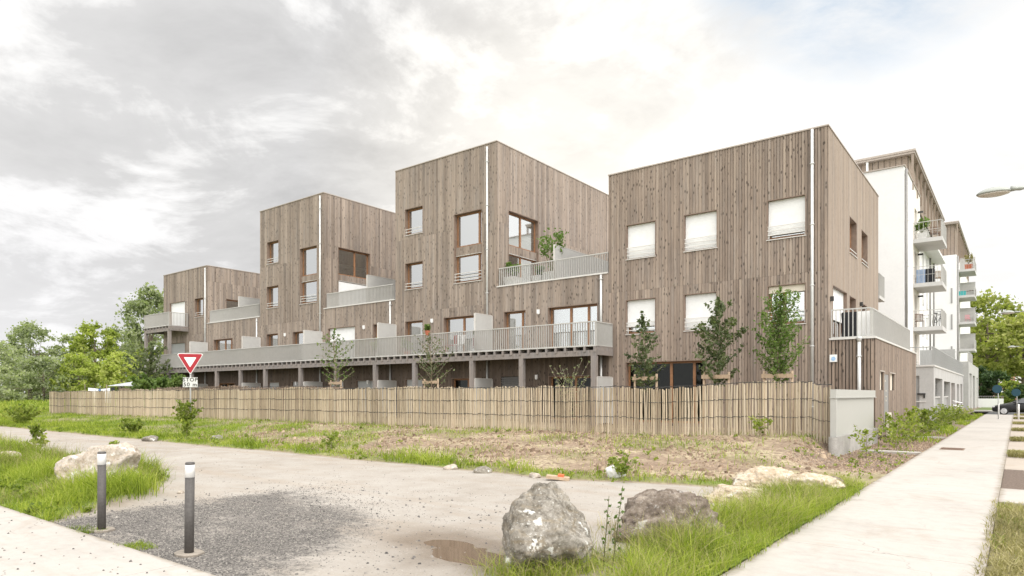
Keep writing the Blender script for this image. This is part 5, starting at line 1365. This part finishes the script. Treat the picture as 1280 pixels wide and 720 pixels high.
# ------------------------------------------------------------------ yield sign
def text_mesh(body, size, mat, parent, loc, rot, name='lettering', extr=.002):
    cu = bpy.data.curves.new(name, 'FONT'); cu.body = body; cu.size = size; cu.align_x = 'CENTER'; cu.align_y = 'CENTER'; cu.extrude = extr; cu.offset = .005; cu.space_character = 1.2
    ob = bpy.data.objects.new(name, cu); COL.objects.link(ob)
    dg = bpy.context.evaluated_depsgraph_get(); me = bpy.data.meshes.new_from_object(ob.evaluated_get(dg))
    bpy.data.objects.remove(ob); me.materials.clear(); me.materials.append(mat)
    o = bpy.data.objects.new(name, me); COL.objects.link(o); o.parent = parent; o.location = loc; o.rotation_euler = rot; return o
M['plategrey'] = mat_plain('weathered_sign_plate', (.58, .58, .56), .5, var=.06)
SX, SY = -29.35, 14.56; sz = gh(SX, SY)
sg = thing('yield_sign', (SX, SY, sz), 'red and white triangular yield sign with STOP 50 m plate on a grey post', 'road sign', None, R(52))
def tri(r, y0, y1, zc, m=0, rounded=.06):
    pts = []
    for k in range(3):
        a = R(-90 + 120 * k); c = Vector((math.cos(a), math.sin(a))) * (r - rounded * 2)
        for j in range(-3, 4):
            b = a + R(20 * j); pts.append((c.x + rounded * math.cos(b), c.y + rounded * math.sin(b)))
    q = MB(); n = len(pts)
    q.poly([(x, y0, zc + z) for x, z in pts]); q.poly([(x, y1, zc + z) for x, z in pts][::-1])
    for i in range(n):
        a, b = pts[i], pts[(i + 1) % n]; q.quad((a[0], y1, zc + a[1]), (b[0], y1, zc + b[1]), (b[0], y0, zc + b[1]), (a[0], y0, zc + a[1]))
    return q
ZC = 3.44 - .30 - sz + .02
q = MB(); q.tube([(0, .03, -.4), (0, .03, ZC + .25)], .033, 12); q.build('post', M['rail_grey'], sg, (0, 0, 0), True)
tri(.645, -.030, -.005, ZC).build('rim', M['white'], sg, (0, 0, 0))
tri(.60, -.036, -.0305, ZC, rounded=.05).build('red_face', M['red'], sg, (0, 0, 0))
tri(.30, -.041, -.0365, ZC, rounded=.02).build('white_face', M['white'], sg, (0, 0, 0))
q = MB(); q.box(-.30, .30, -.03, -.005, 1.975 - sz, 2.41 - sz); pl_ = q.build('plate', M['plategrey'], sg, (0, 0, 0))
text_mesh('STOP', .225, M['dark'], pl_, (0, -.033, 2.30 - sz), (R(90), 0, 0)); text_mesh('50 m', .235, M['dark'], pl_, (0, -.033, 2.085 - sz), (R(90), 0, 0))

# ------------------------------------------------------------------ street lamps
def lamp(x, y, label, src=None):
    t = thing('street_lamp', (2.3, y, 0), label, 'street lamp', 'street lamps along the pavement')
    if src:
        for ch in src.children: copy_tree(ch, t)
        return t
    dx = x - 2.3; hz = 5.93
    q = MB(); q.tube([(0, 0, 0), (0, 0, 3.0), (0, 0, 5.7)], [.075, .06, .045], 12); q.lathe((0, 0, 0), [(.12, 0), (.12, .5), (.08, .55)], 14); q.build('pole', M['lampgrey'], t, (0, 0, 0), True)
    q = MB(); q.tube([(0, 0, 5.5), (-.35, 0, 5.86), (-.9, 0, 5.95), (dx + .50, 0, 5.945)], .022, 10); q.lathe((dx + .36, 0, 5.94), [(.02, .17), (.034, .14), (.045, .08), (.034, .02), (.022, 0)], 12, axis='x')
    q.build('arm', M['lampgrey'], t, (0, 0, 0), True)
    q = MB(); q.lathe((dx, 0, hz - .02), [(.30, 0), (.31, .02), (.295, .042), (.24, .082), (.16, .115), (.06, .133), (.01, .136)], 28, sx=1.0, sy=.62)
    q.tube([(dx + .28, 0, hz + .03), (dx + .44, 0, hz + .012)], [.06, .03], 10)
    h = q.build('lamp_head', M['lampgrey'], t, (0, 0, 0), True)
    q = MB(); q.lathe((dx, 0, hz - .08), [(.04, -.0), (.18, .012), (.27, .035), (.294, .058)], 28, sx=1.0, sy=.62); q.build('lens', M['lens'], h, (0, 0, 0), True)
    return t
M['lampgrey'] = mat_plain('lamp_grey_green', (.30, .31, .28), .4, .2, var=.08)
M['lens'] = mat_plain('frosted_lens', (.50, .45, .40), .25, var=.04, scale=3)
l0 = lamp(-.40, 17.3, 'street lamp with flat oval head, nearest one at the upper right')
lamp(-.15, 43.1, 'second street lamp along the pavement, head among the plane trees', l0)
lamp(0, 74.4, 'farthest street lamp, low against the plane trees', l0)

# ------------------------------------------------------------------ small street things far down the pavement
def dis_sign(x, y, h, label):
    t = thing('round_sign', (x, y, 0), label, 'road sign', None)
    q = MB(); q.tube([(0.05, .03, 0), (0.05, .03, h + .25)], .024, 10); q.build('post', M['rail_grey'], t, (0, 0, 0), True)
    q = MB(); q.lathe((0, 0, h), [(.26, -.012), (.27, -.008), (.27, .0)], 28, axis='y'); q.build('disc', M['signblue'], t, (0, 0, 0))
M['signblue'] = mat_plain('sign_blue', (.012, .055, .08), .45, var=.1)
dis_sign(-1.05, 53.4, 2.0, 'dark blue round road sign left of the black car')
dis_sign(-.08, 59.2, 1.78, 'dark blue round road sign above the black car roof')
for i, (x, y, lb) in enumerate(((-1.0, 54.6, 'thin white bollard in front of the black car wheel'), (.06, 53.0, 'thin white bollard in front of the black car door'))):
    q = MB(); q.lathe((0, 0, 0), [(.045, 0), (.045, .95), (.03, 1.0)], 12); o = q.build('bollard', M['white'], None, (0, 0, 0), True); o.location = (x, y, .03); tag(o, lb, 'bollard', 'white bollards at the pavement end')
q = MB(); q.box(-.30, .30, -.45, .45, 0, .004); 
for k in range(12): q.box(-.27, .27, -.42 + k * .07, -.39 + k * .07, .0045, .009, 1)
o = q.build('drain_grate', [M['grate'], M['doorbrown']], None, (0, 0, 0)); o.location = (-1.53, 23.4, .0355); tag(o, 'rusty rectangular drain grate set in the pale pavement', 'drain cover')
# low white wall at the street end
t = thing('low_wall', (-2.6, 97, 0), 'low white wall with a thin top rail at the far end of the street', 'wall')
q = MB(); q.box(-3.6, 1.3, -.1, .1, 0, 1.15); q.build('wall', M['render'], t, (0, 0, 0))
q = MB(); q.box(-3.6, 1.3, -.03, .03, 1.4, 1.46)
for k in range(24): q.box(-3.55 + k * .21, -3.52 + k * .21, -.015, .015, 1.151, 1.4)
q.build('railing', M['grille'], t, (0, 0, 0))
# pink house far behind
t = thing('pink_house', (-2.5, 212, 0), 'pink house far behind the trees at the right', 'house')
M['pinkwall'] = mat_plain('pink_render', (.52, .27, .22), .9)
q = MB(); solid_wall(q, lambda u, z, d: (u, -d, z), -7, 9, 0, 8.5, [(a, a + 1.3, z, z + 1.7) for a in (-5, -1.5, 2, 5.5) for z in (1.2, 4.6)]); q.box(-7, 9, 8, 8.3, 0, 8.5); q.box(-7, -6.7, .31, 7.99, 0, 8.5); q.box(8.7, 9, .31, 7.99, 0, 8.5); q.build('wall', M['pinkwall'], t, (0, 0, 0))
q = MB(); q.poly([(-7.5, -.5, 8.5), (9.5, -.5, 8.5), (9.5, 4, 10.8), (-7.5, 4, 10.8)]); q.poly([(-7.5, 8.8, 8.5), (-7.5, 4, 10.8), (9.5, 4, 10.8), (9.5, 8.8, 8.5)]); q.poly([(-7.5, -.5, 8.5), (-7.5, 4, 10.8), (-7.5, 8.8, 8.5)]); q.poly([(9.5, -.5, 8.5), (9.5, 8.8, 8.5), (9.5, 4, 10.8)]); q.build('roof', mat_plain('roof_tile', (.30, .14, .09), .8), t, (0, 0, 0))
for a in (-5, -1.5, 2, 5.5):
    for z in (1.2, 4.6):
        q = MB(); q.box(a, a + 1.3, .15, .2, z, z + 1.7); q.build('window', M['white'], t, (0, 0, 0))

# ------------------------------------------------------------------ black car (points along -X)
cr = thing('parked_car', (.45, 66.6, 0), 'black hatchback crossing the far end of the pavement', 'car')
M['carblack'] = mat_plain('black_car_paint', (.008, .008, .009), .3, .0, var=.05, spec=.4); M['tyre'] = mat_plain('tyre_rubber', (.02, .02, .02), .85); M['rimm'] = mat_plain('alloy_rim', (.55, .55, .56), .3, .7)
M['carglass'] = mat_plain('car_glass', (.02, .025, .03), .06, 0, spec=.8)
def car_body():
    # stations along x: (x, z_low, z_belt, z_top, half width low, half width top)
    st = [(-2.12, .34, .50, .58, .62, .55), (-2.02, .24, .60, .70, .78, .66), (-1.6, .20, .70, .84, .86, .70), (-1.05, .20, .84, .95, .88, .68), (-.85, .20, .88, 1.00, .88, .68), (-.25, .20, .92, 1.33, .88, .58), (.25, .20, .94, 1.44, .88, .56), (.9, .20, .96, 1.45, .88, .56), (1.5, .20, .97, 1.36, .87, .56), (1.85, .24, .97, 1.12, .84, .60), (2.08, .30, .86, .96, .74, .60), (2.14, .36, .60, .66, .66, .58)]
    bm = bmesh.new(); rows = []
    for (x, a, b, c, w, v) in st:
        row = []
        for (y, z) in ((-w * .85, a), (-w, a + .12), (-w, (a + b) / 2 + .05), (-w * .97, b), (-v, c - .05), (-v * .8, c), (0, c + .015), (v * .8, c), (v, c - .05), (w * .97, b), (w, (a + b) / 2 + .05), (w, a + .12), (w * .85, a)):
            row.append(bm.verts.new((x, y, z)))
        rows.append(row)
    for i in range(len(rows) - 1):
        for k in range(12): bm.faces.new((rows[i][k], rows[i][k + 1], rows[i + 1][k + 1], rows[i + 1][k]))
        bm.faces.new((rows[i][12], rows[i][0], rows[i + 1][0], rows[i + 1][12]))
    bm.faces.new(rows[0][::-1]); bm.faces.new(rows[-1])
    bmesh.ops.recalc_face_normals(bm, faces=bm.faces)
    me = bpy.data.meshes.new('body'); bm.to_mesh(me); bm.free(); me.materials.append(M['carblack']); me.polygons.foreach_set('use_smooth', [True] * len(me.polygons))
    o = bpy.data.objects.new('body', me); COL.objects.link(o); o.parent = cr
    s = o.modifiers.new('sub', 'SUBSURF'); s.levels = 2; s.render_levels = 2
    return o
cb = car_body()
for sgn in (-1, 1):
    q = MB(); y = lambda z: sgn * (.905 - (z - .92) * .62)
    for a, b in (((-.62, .96), (.10, 1.36)), ((.18, .98), (1.0, 1.36))):
        pts = [(a[0], y(a[1]) , a[1]), (b[0], y(a[1]), a[1]), (b[0], y(b[1]), b[1]), (a[0] + (.5 if a[0] < 0 else .0), y(b[1]), b[1])]
        q.hexa([(p[0], p[1] - .02, p[2]) for p in pts] + [(p[0], p[1] + .02, p[2]) for p in pts])
    q.build('side_window', M['carglass'], cb, (0, 0, 0))
    for x in (-1.32, 1.28):
        q = MB(); q.lathe((x, sgn * .80, .32), [(.2, -.09), (.31, -.10), (.32, -.06), (.32, .06), (.31, .10), (.2, .09)], 28, axis='y'); w = q.build('wheel', M['tyre'], cr, (0, 0, 0), True)
        q = MB(); yy_ = sgn * .905
        q.lathe((x, sgn * .80, .32), [(.20, .07 * sgn), (.215, .10 * sgn), (.19, .104 * sgn)] if sgn > 0 else [(.19, -.104), (.215, -.10), (.20, -.07)], 24, axis='y')
        for k in range(5):
            a = 2 * math.pi * k / 5 + .3; q.bar((x, yy_ + sgn * .002, .32), (x + .2 * math.cos(a), yy_ + sgn * .002, .32 + .2 * math.sin(a)), .05, .02)
        q.build('rim', M['rimm'], w, (0, 0, 0))
    q = MB(); q.lathe((-1.98, sgn * .62, .64), [(.02, -.06), (.09, -.03), (.10, .03), (.05, .07)], 14, axis='x', sx=1.3, sy=.7); q.build('headlight', M['rimm'], cr, (0, 0, 0), True)
    q = MB(); q.box(-.72, -.54, sgn * .93, sgn * 1.03, .95, 1.07); q.build('mirror', M['carblack'], cr, (0, 0, 0))

# ------------------------------------------------------------------ garden things behind the fence at the left
def sail():
    t = thing('shade_sail', (-52.0, 22.0, .4), 'white triangular shade sail stretched above the fence at the left', 'shade sail'); A_, B_, C_ = Vector((-56.6, 21.5, 2.32)), Vector((-48.4, 21.4, 2.25)), Vector((-49.4, 24.0, 3.25)); n = 10
    q = MB(); g = {}
    for i in range(n + 1):
        for j in range(n + 1 - i):
            a, b = i / n, j / n; c = 1 - a - b; p = A_ * c + B_ * a + C_ * b; g[i, j] = (p.x, p.y, p.z - 1.6 * (a * b * c) * 3 + .0)
    for i in range(n):
        for j in range(n - i):
            q.poly([g[i, j], g[i + 1, j], g[i, j + 1]])
            if i + j < n - 1: q.poly([g[i + 1, j], g[i + 1, j + 1], g[i, j + 1]])
    o = q.build('canvas', M['sail'], t, (-52.0, 22.0, .4), True); md = o.modifiers.new('s', 'SOLIDIFY'); md.thickness = .01
    for p in (A_, B_, C_):
        q = MB(); q.tube([(p.x, p.y, .3), (p.x, p.y, p.z + .1)], .035, 8); q.build('pole', M['bark_young'], t, (-52.0, 22.0, .4), True)
sail()
t = thing('clothes_line', (-59.0, 22.0, .4), 'clothes line on thin posts behind the left end of the fence', 'clothes line')
for x in (-62.3, -55.6):
    q = MB(); q.tube([(x, 22, .3), (x, 22, 2.5)], .035, 8); q.build('post', M['bark'], t, (-59.0, 22.0, .4), True)
q = MB(); q.tube([(-62.3, 22, 2.26), (-59, 22, 2.10), (-55.6, 22, 2.26)], .012, 6); q.build('line', M['dark'], t, (-59.0, 22.0, .4))
for i, (x0, x1, mt, lb) in enumerate(((-61.6, -59.6, 'fabric_white', 'white sheet on the clothes line, left one'), (-59.5, -59.1, 'fabric_blue', 'small blue cloth between the white sheets'), (-59.0, -57.3, 'fabric_white', 'white sheet on the clothes line, right one'), (-57.1, -56.4, 'fabric_black', 'dark cloth hanging at the right end of the clothes line'))):
    q = MB(); n = 16; zt = lambda x: 2.11 + .12 * (abs(x + 59) / 3.3)
    for k in range(n):
        a = x0 + (x1 - x0) * k / n; b = x0 + (x1 - x0) * (k + 1) / n; ya = 22 + .05 * math.sin(k * 1.3); yb = 22 + .05 * math.sin((k + 1) * 1.3)
        q.quad((a, ya, .95), (b, yb, .95), (b, 22.0, zt(b)), (a, 22.0, zt(a)))
    o = q.build('hanging_cloth', M[mt], None, ((x0 + x1) / 2, 22, .95), True); md = o.modifiers.new('s', 'SOLIDIFY'); md.thickness = .006; tag(o, lb, 'laundry')

# ------------------------------------------------------------------ things on the balconies
def pot_plant(x, y, z, s, h, label, pot='pot', mat='leaf_young', box=True, seed=3):
    t = thing('potted_plant', (x, y, z), label, 'potted plant')
    q = MB()
    if box: q.hexa([(-s * .42, -s * .42, 0), (s * .42, -s * .42, 0), (s * .42, s * .42, 0), (-s * .42, s * .42, 0), (-s * .5, -s * .5, s * .9), (s * .5, -s * .5, s * .9), (s * .5, s * .5, s * .9), (-s * .5, s * .5, s * .9)])
    else: q.lathe((0, 0, 0), [(s * .32, 0), (s * .48, s * .7), (s * .5, s * .85)], 16)
    q.build('pot', M[pot], t, (0, 0, 0))
    r = random.Random(seed); b = MB(); cl = []
    for k in range(9):
        a = k * 2.4; e = Vector((math.cos(a) * h * .28, math.sin(a) * h * .28, s * .85 + h * r.uniform(.5, 1))); b.tube([(0, 0, s * .8), tuple(e)], [.012, .004], 5); cl += [tuple(e), tuple(e * .8)]
    b.build('stem', M['stem'], t, (0, 0, 0))
    V, Q, T = leaves(cl, [(h * .17,) * 3] * len(cl), [26] * len(cl), .09, seed, [.5] * len(cl), 1.8); np_mesh('foliage', V, 4, Q, T, M[mat], t)
pot_plant(-19.2, 25.05, 6.70, .62, .75, 'potted plant in a pale square planter at the left of the middle roof terrace', seed=3)
pot_plant(-17.75, 25.2, 6.70, .55, .45, 'low potted plant in a pale planter in the centre of the middle roof terrace', seed=4)
pot_plant(-17.0, 25.1, 6.70, .62, 1.75, 'tall leafy potted shrub beside the terrace partition', mat='leaf_young', seed=5)
pot_plant(-22.7, 22.80, 4.52, .26, .28, 'red flower pot hooked on the long balcony railing', 'terracotta', 'leaf_young', False, 6)
pot_plant(-25.0, 23.6, 3.60, .3, .7, 'small green pot plant on the long balcony near its middle', 'terracotta', 'leaf_young', False, 7)
pot_plant(-27.2, 23.6, 3.60, .34, .8, 'bushy pot plant on the long balcony by the grey partition', 'pot', 'leaf_bright', False, 8)
pot_plant(-4.75, 48.4, 11.3, .5, 1.0, 'potted plant in a white planter on the top white balcony', seed=9)
pot_plant(-4.2, 86.6, 15.1, .7, 1.1, 'reddish potted shrub on the top balcony of the farther block', 'terracotta', 'grass_dry', True, 10)
def chair(loc, rz, mat, label):
    t = thing('garden_chair', loc, label, 'chair', None, rz)
    q = MB(); q.box(-.22, .22, -.22, .22, .42, .45); q.build('seat', M[mat], t, (0, 0, 0))
    q = MB()
    for k in range(6): q.box(-.20 + k * .072, -.16 + k * .072, .2, .225, .5, .88)
    q.box(-.22, .22, .195, .23, .881, .92); q.build('backrest', M[mat], t, (0, 0, 0))
    for sx in (-.2, .2):
        for sy in (-.2, .2):
            q = MB(); q.tube([(sx, sy, 0), (sx, sy, .419 if sy < 0 else .89)], .014, 8); q.build('leg', M[mat], t, (0, 0, 0))
chair((-21.2, 23.5, 3.6), .4, 'white', 'white garden chair on the long balcony before the blue curtain')
chair((-21.9, 23.6, 3.6), -.5, 'red', 'red garden chair on the long balcony before the blue curtain')
chair((-4.1, 48.9, 11.3), .3, 'doorbrown', 'brown chair on the top white balcony')
chair((-4.0, 49.2, 8.55), .3, 'stake', 'wooden chair on the middle white balcony')
chair((-4.9, 48.5, 5.83), .3, 'doorbrown', 'brown chair on the lowest white balcony')
chair((-4.3, 87.4, 9.45), .3, 'pink', 'pink chair on a balcony of the farther block')
# drying racks
def rack(loc, label, cl, group=None):
    t = thing('drying_rack', loc, label, 'drying rack')
    q = MB()
    for sx in (-.5, .5):
        q.bar((sx, -.28, 0), (sx, .25, .95), .02); q.bar((sx, .28, 0), (sx, -.25, .95), .02)
    for k in range(6): q.box(-.52, .52, -.25 + k * .1, -.238 + k * .1, .951, .963)
    q.build('frame', M['zinc'], t, (0, 0, 0))
    for i, (mt, lb) in enumerate(cl):
        x0, x1 = -.48 + i * .98 / len(cl), -.48 + (i + 1) * .98 / len(cl) - .02; q = MB()
        for y in (-.26, -.06): 
            for k in range(6):
                a, b = x0 + (x1 - x0) * k / 6, x0 + (x1 - x0) * (k + 1) / 6
                q.hexa([(a, y - .012 + .02 * math.sin(k), .12), (b, y - .012 + .02 * math.sin(k + 1), .12), (b, y + .012 + .02 * math.sin(k + 1), .12), (a, y + .012 + .02 * math.sin(k), .12), (a, y - .01, .985), (b, y - .01, .985), (b, y + .01, .985), (a, y + .01, .985)])
        o = q.build('hanging_cloth', M[mt], None, (0, 0, 0)); o.location = loc; tag(o, lb, 'laundry')
rack((-4.35, 25.3, 3.50), 'folding drying rack on the roof terrace of the timber extension', [('fabric_black', 'black laundry hanging on the rack above the timber extension'), ('white', 'white towel at the right end of the rack above the extension')])
M['fabric_pale'] = mat_plain('pale_blue_fabric', (.30, .38, .52), .9, var=.15)
rack((-4.6, 48.9, 8.55), 'drying rack on the middle white balcony', [('fabric_pale', 'pale blue laundry on the middle white balcony'), ('fabric_black', 'dark trousers on the rack of the middle white balcony')])
# bicycle
def bicycle(loc, rz):
    t = thing('bicycle', loc, 'dark bicycle leaning on the lowest white balcony railing', 'bicycle', None, rz)
    for x in (-.52, .52):
        q = MB(); q.tube([(x + .33 * math.cos(a), 0, .34 + .33 * math.sin(a)) for a in [k * 2 * math.pi / 24 for k in range(25)]], .018, 6)
        for k in range(10): a = k * .628; q.tube([(x, 0, .34), (x + .32 * math.cos(a), 0, .34 + .32 * math.sin(a))], .003, 4)
        q.build('wheel', M['tyre'], t, (0, 0, 0))
    q = MB()
    for a, b in (((-.52, 0, .34), (-.15, 0, .3)), ((-.15, 0, .3), (-.25, 0, .85)), ((-.25, 0, .8), (.38, 0, .85)), ((-.15, 0, .3), (.4, 0, .78)), ((-.52, 0, .34), (-.24, 0, .76)), ((.36, 0, .95), (.52, 0, .34))): q.tube([a, b], .018, 8)
    q.build('frame', M['dark'], t, (0, 0, 0))
    q = MB(); q.box(-.38, -.14, -.07, .07, .88, .93); q.tube([(-.25, 0, .84), (-.255, 0, .885)], .014, 6); q.build('saddle', M['dark'], t, (0, 0, 0))
    q = MB(); q.tube([(.36, 0, .95), (.35, 0, 1.08)], .015, 6); q.tube([(.30, -.3, 1.06), (.37, 0, 1.08), (.30, .3, 1.06)], .014, 6); q.build('handlebar', M['dark'], t, (0, 0, 0))
bicycle((-3.98, 49.2, 5.83), R(75))
q = MB(); q.box(-.5, .5, -.25, .25, .62, .66); 
for sx in (-.45, .45): q.box(sx - .02, sx + .02, -.2, .2, 0, .619)
o = q.build('side_table', M['doorbrown'], None, (0, 0, 0)); o.location = (-4.1, 87.3, 12.3); tag(o, 'brown side table on the second balcony of the farther block', 'table')
q = MB(); q.hexa([(-.3, -.2, 0), (.3, -.2, 0), (.3, .2, 0), (-.3, .2, 0), (-.35, -.24, .5), (.35, -.24, .5), (.35, .24, .5), (-.35, .24, .5)]); q.box(-.37, .37, -.26, .26, .501, .54)
o = q.build('storage_box', M['teal'], None, (0, 0, 0)); o.location = (-4.75, 86.4, 12.3); tag(o, 'teal storage box on the second balcony of the farther block', 'box')
# ------------------------------------------------------------------ sky, sun, camera
W = bpy.data.worlds.new('World'); SC.world = W; W.use_nodes = True
nt = W.node_tree; nt.nodes.clear(); k = NT(nt); out = nt.nodes.new('ShaderNodeOutputWorld')
SUN_EL, SUN_AZ = R(40), R(104)       # azimuth measured from +Y towards +X
sky = k.n('TexSky', sky_type='NISHITA', sun_disc=False, sun_elevation=SUN_EL, sun_rotation=SUN_AZ, air_density=1.0, dust_density=2.0, ozone_density=1.0)
tc = k.n('TexCoord'); nrm = k.n('VectorMath', operation='NORMALIZE'); k.l(tc.outputs['Generated'], nrm.inputs[0])
sp = k.n('SeparateXYZ'); k.l(nrm.outputs[0], sp.inputs[0]); dz = sp.outputs[2]
zz = k.math('MAXIMUM', dz, 0.0)
den = k.math('ADD', zz, .22)
cv = k.n('CombineXYZ'); k.l(k.math('DIVIDE', sp.outputs[0], den), cv.inputs[0]); k.l(k.math('DIVIDE', sp.outputs[1], den), cv.inputs[1]); cv.inputs[2].default_value = 4.7
def wn(scale, det, rough, dist=0, off=(0, 0, 0)):
    mp = k.n('Mapping'); mp.inputs['Location'].default_value = off; k.l(cv.outputs[0], mp.inputs[0]); return k.noise(mp.outputs[0], scale, det, rough, dist)
c1 = wn(1.15, 8, .60, .5, (-3.3, 2.4, 7)); c2 = wn(2.8, 7, .62, .4, (2.1, -3.0, 9)); c3 = wn(.35, 3, .5, 0, (1.0, 9.0, 2))
def dirdot(az, el):
    a, e = R(az), R(el); nd = k.n('VectorMath', operation='DOT_PRODUCT'); k.l(nrm.outputs[0], nd.inputs[0])
    nd.inputs[1].default_value = (math.sin(a) * math.cos(e), math.cos(a) * math.cos(e), math.sin(e)); return nd.outputs['Value']
# broad structure: broken grey deck to the north-west over bright thin cloud
dark = k.mrange(dirdot(-56, 27), .80, .96)
dark = k.math('MAXIMUM', dark, k.math('MULTIPLY', k.mrange(dirdot(-70, 17), .90, .98), .30))
dark = k.math('MAXIMUM', dark, k.math('MULTIPLY', k.mrange(dirdot(-34, 29), .95, .992), .95))
body = k.math('ADD', k.math('MULTIPLY', c1, .60), k.math('MULTIPLY', c2, .40))
edge = k.mrange(body, .465, .525)
soft = k.mrange(body, .40, .66)
sh = k.math('MULTIPLY', k.math('ADD', k.math('MULTIPLY', edge, .50), k.math('MULTIPLY', soft, .50)), dark)
thin = k.math('MULTIPLY', k.mrange(c2, .47, .66), k.mrange(dirdot(-20, 20), .70, .92))
lum = k.math('SUBTRACT', .965, k.math('MULTIPLY', sh, .39))
lum = k.math('SUBTRACT', lum, k.math('MULTIPLY', thin, .09))
west = k.math('MULTIPLY', k.mrange(dirdot(-90, 8), .72, .98), k.mrange(dz, .40, .16))
lum = k.math('SUBTRACT', lum, k.math('MULTIPLY', west, .07))
# the veiled sun's glow low behind the roofs
glow = k.mrange(dirdot(-33, 17), .93, 1.0)
lum = k.math('ADD', lum, k.math('MULTIPLY', k.math('POWER', glow, 2.0), .30))
up = k.mrange(dz, .50, .85)
back = k.mrange(dirdot(122, 35), -.1, .8)
gain = k.math('ADD', 1.0, k.math('ADD', k.math('MULTIPLY', up, 1.15), k.math('MULTIPLY', back, 1.25)))  # sky overhead and behind the camera brightened, out of view, to light the facades
lum = k.math('MULTIPLY', lum, gain)
cc = k.mix(k.math('MAXIMUM', k.math('MULTIPLY', sh, .6), west), (1.0, .99, .975), (.985, .98, .99))
cc = k.mix(k.math('MULTIPLY', glow, .8), cc, (1.0, .95, .86))
sc_ = k.n('VectorMath', operation='SCALE'); k.l(cc, sc_.inputs[0]); k.l(k.math('MULTIPLY', lum, 10.0), sc_.inputs['Scale'])
cover = k.math('SUBTRACT', 1.0, k.math('MULTIPLY', k.mrange(dirdot(-9, 35), .974, .994), k.mrange(body, .58, .46)))
cover = k.math('MAXIMUM', cover, .35)
mx = k.mix(cover, k.mix(.55, sky.outputs[0], (5.6, 7.6, 9.6)), sc_.outputs[0])
bg = k.n('Background'); bg.inputs['Strength'].default_value = 0.1; k.l(mx, bg.inputs[0]); k.l(bg.outputs[0], out.inputs[0])

sun = bpy.data.lights.new('Sun', 'SUN'); sun.energy = 1.15; sun.angle = R(16); sun.color = (1.0, .94, .86)
so = bpy.data.objects.new('Sun', sun); COL.objects.link(so)
dv = Vector((math.sin(SUN_AZ) * math.cos(SUN_EL), math.cos(SUN_AZ) * math.cos(SUN_EL), math.sin(SUN_EL)))
so.rotation_euler = dv.to_track_quat('Z', 'Y').to_euler(); so.location = dv * 60

cam = bpy.data.cameras.new('Camera'); co = bpy.data.objects.new('Camera', cam); COL.objects.link(co)
co.location = (0, 0, 1.65); co.rotation_euler = (R(90), 0, R(37.55))
cam.sensor_width = 36; cam.lens = 36 * 822 / 1280; cam.shift_y = (493 - 360) / 1280; cam.clip_end = 6000; cam.clip_start = .05
SC.camera = co
SC.view_settings.view_transform = 'Standard'; SC.view_settings.look = 'None'; SC.view_settings.exposure = 0.2; SC.view_settings.gamma = 1
SC.render.engine = 'CYCLES'; SC.cycles.max_bounces = 6; SC.cycles.transparent_max_bounces = 12; SC.cycles.use_denoising = True
SC.cycles.sample_clamp_indirect = 6
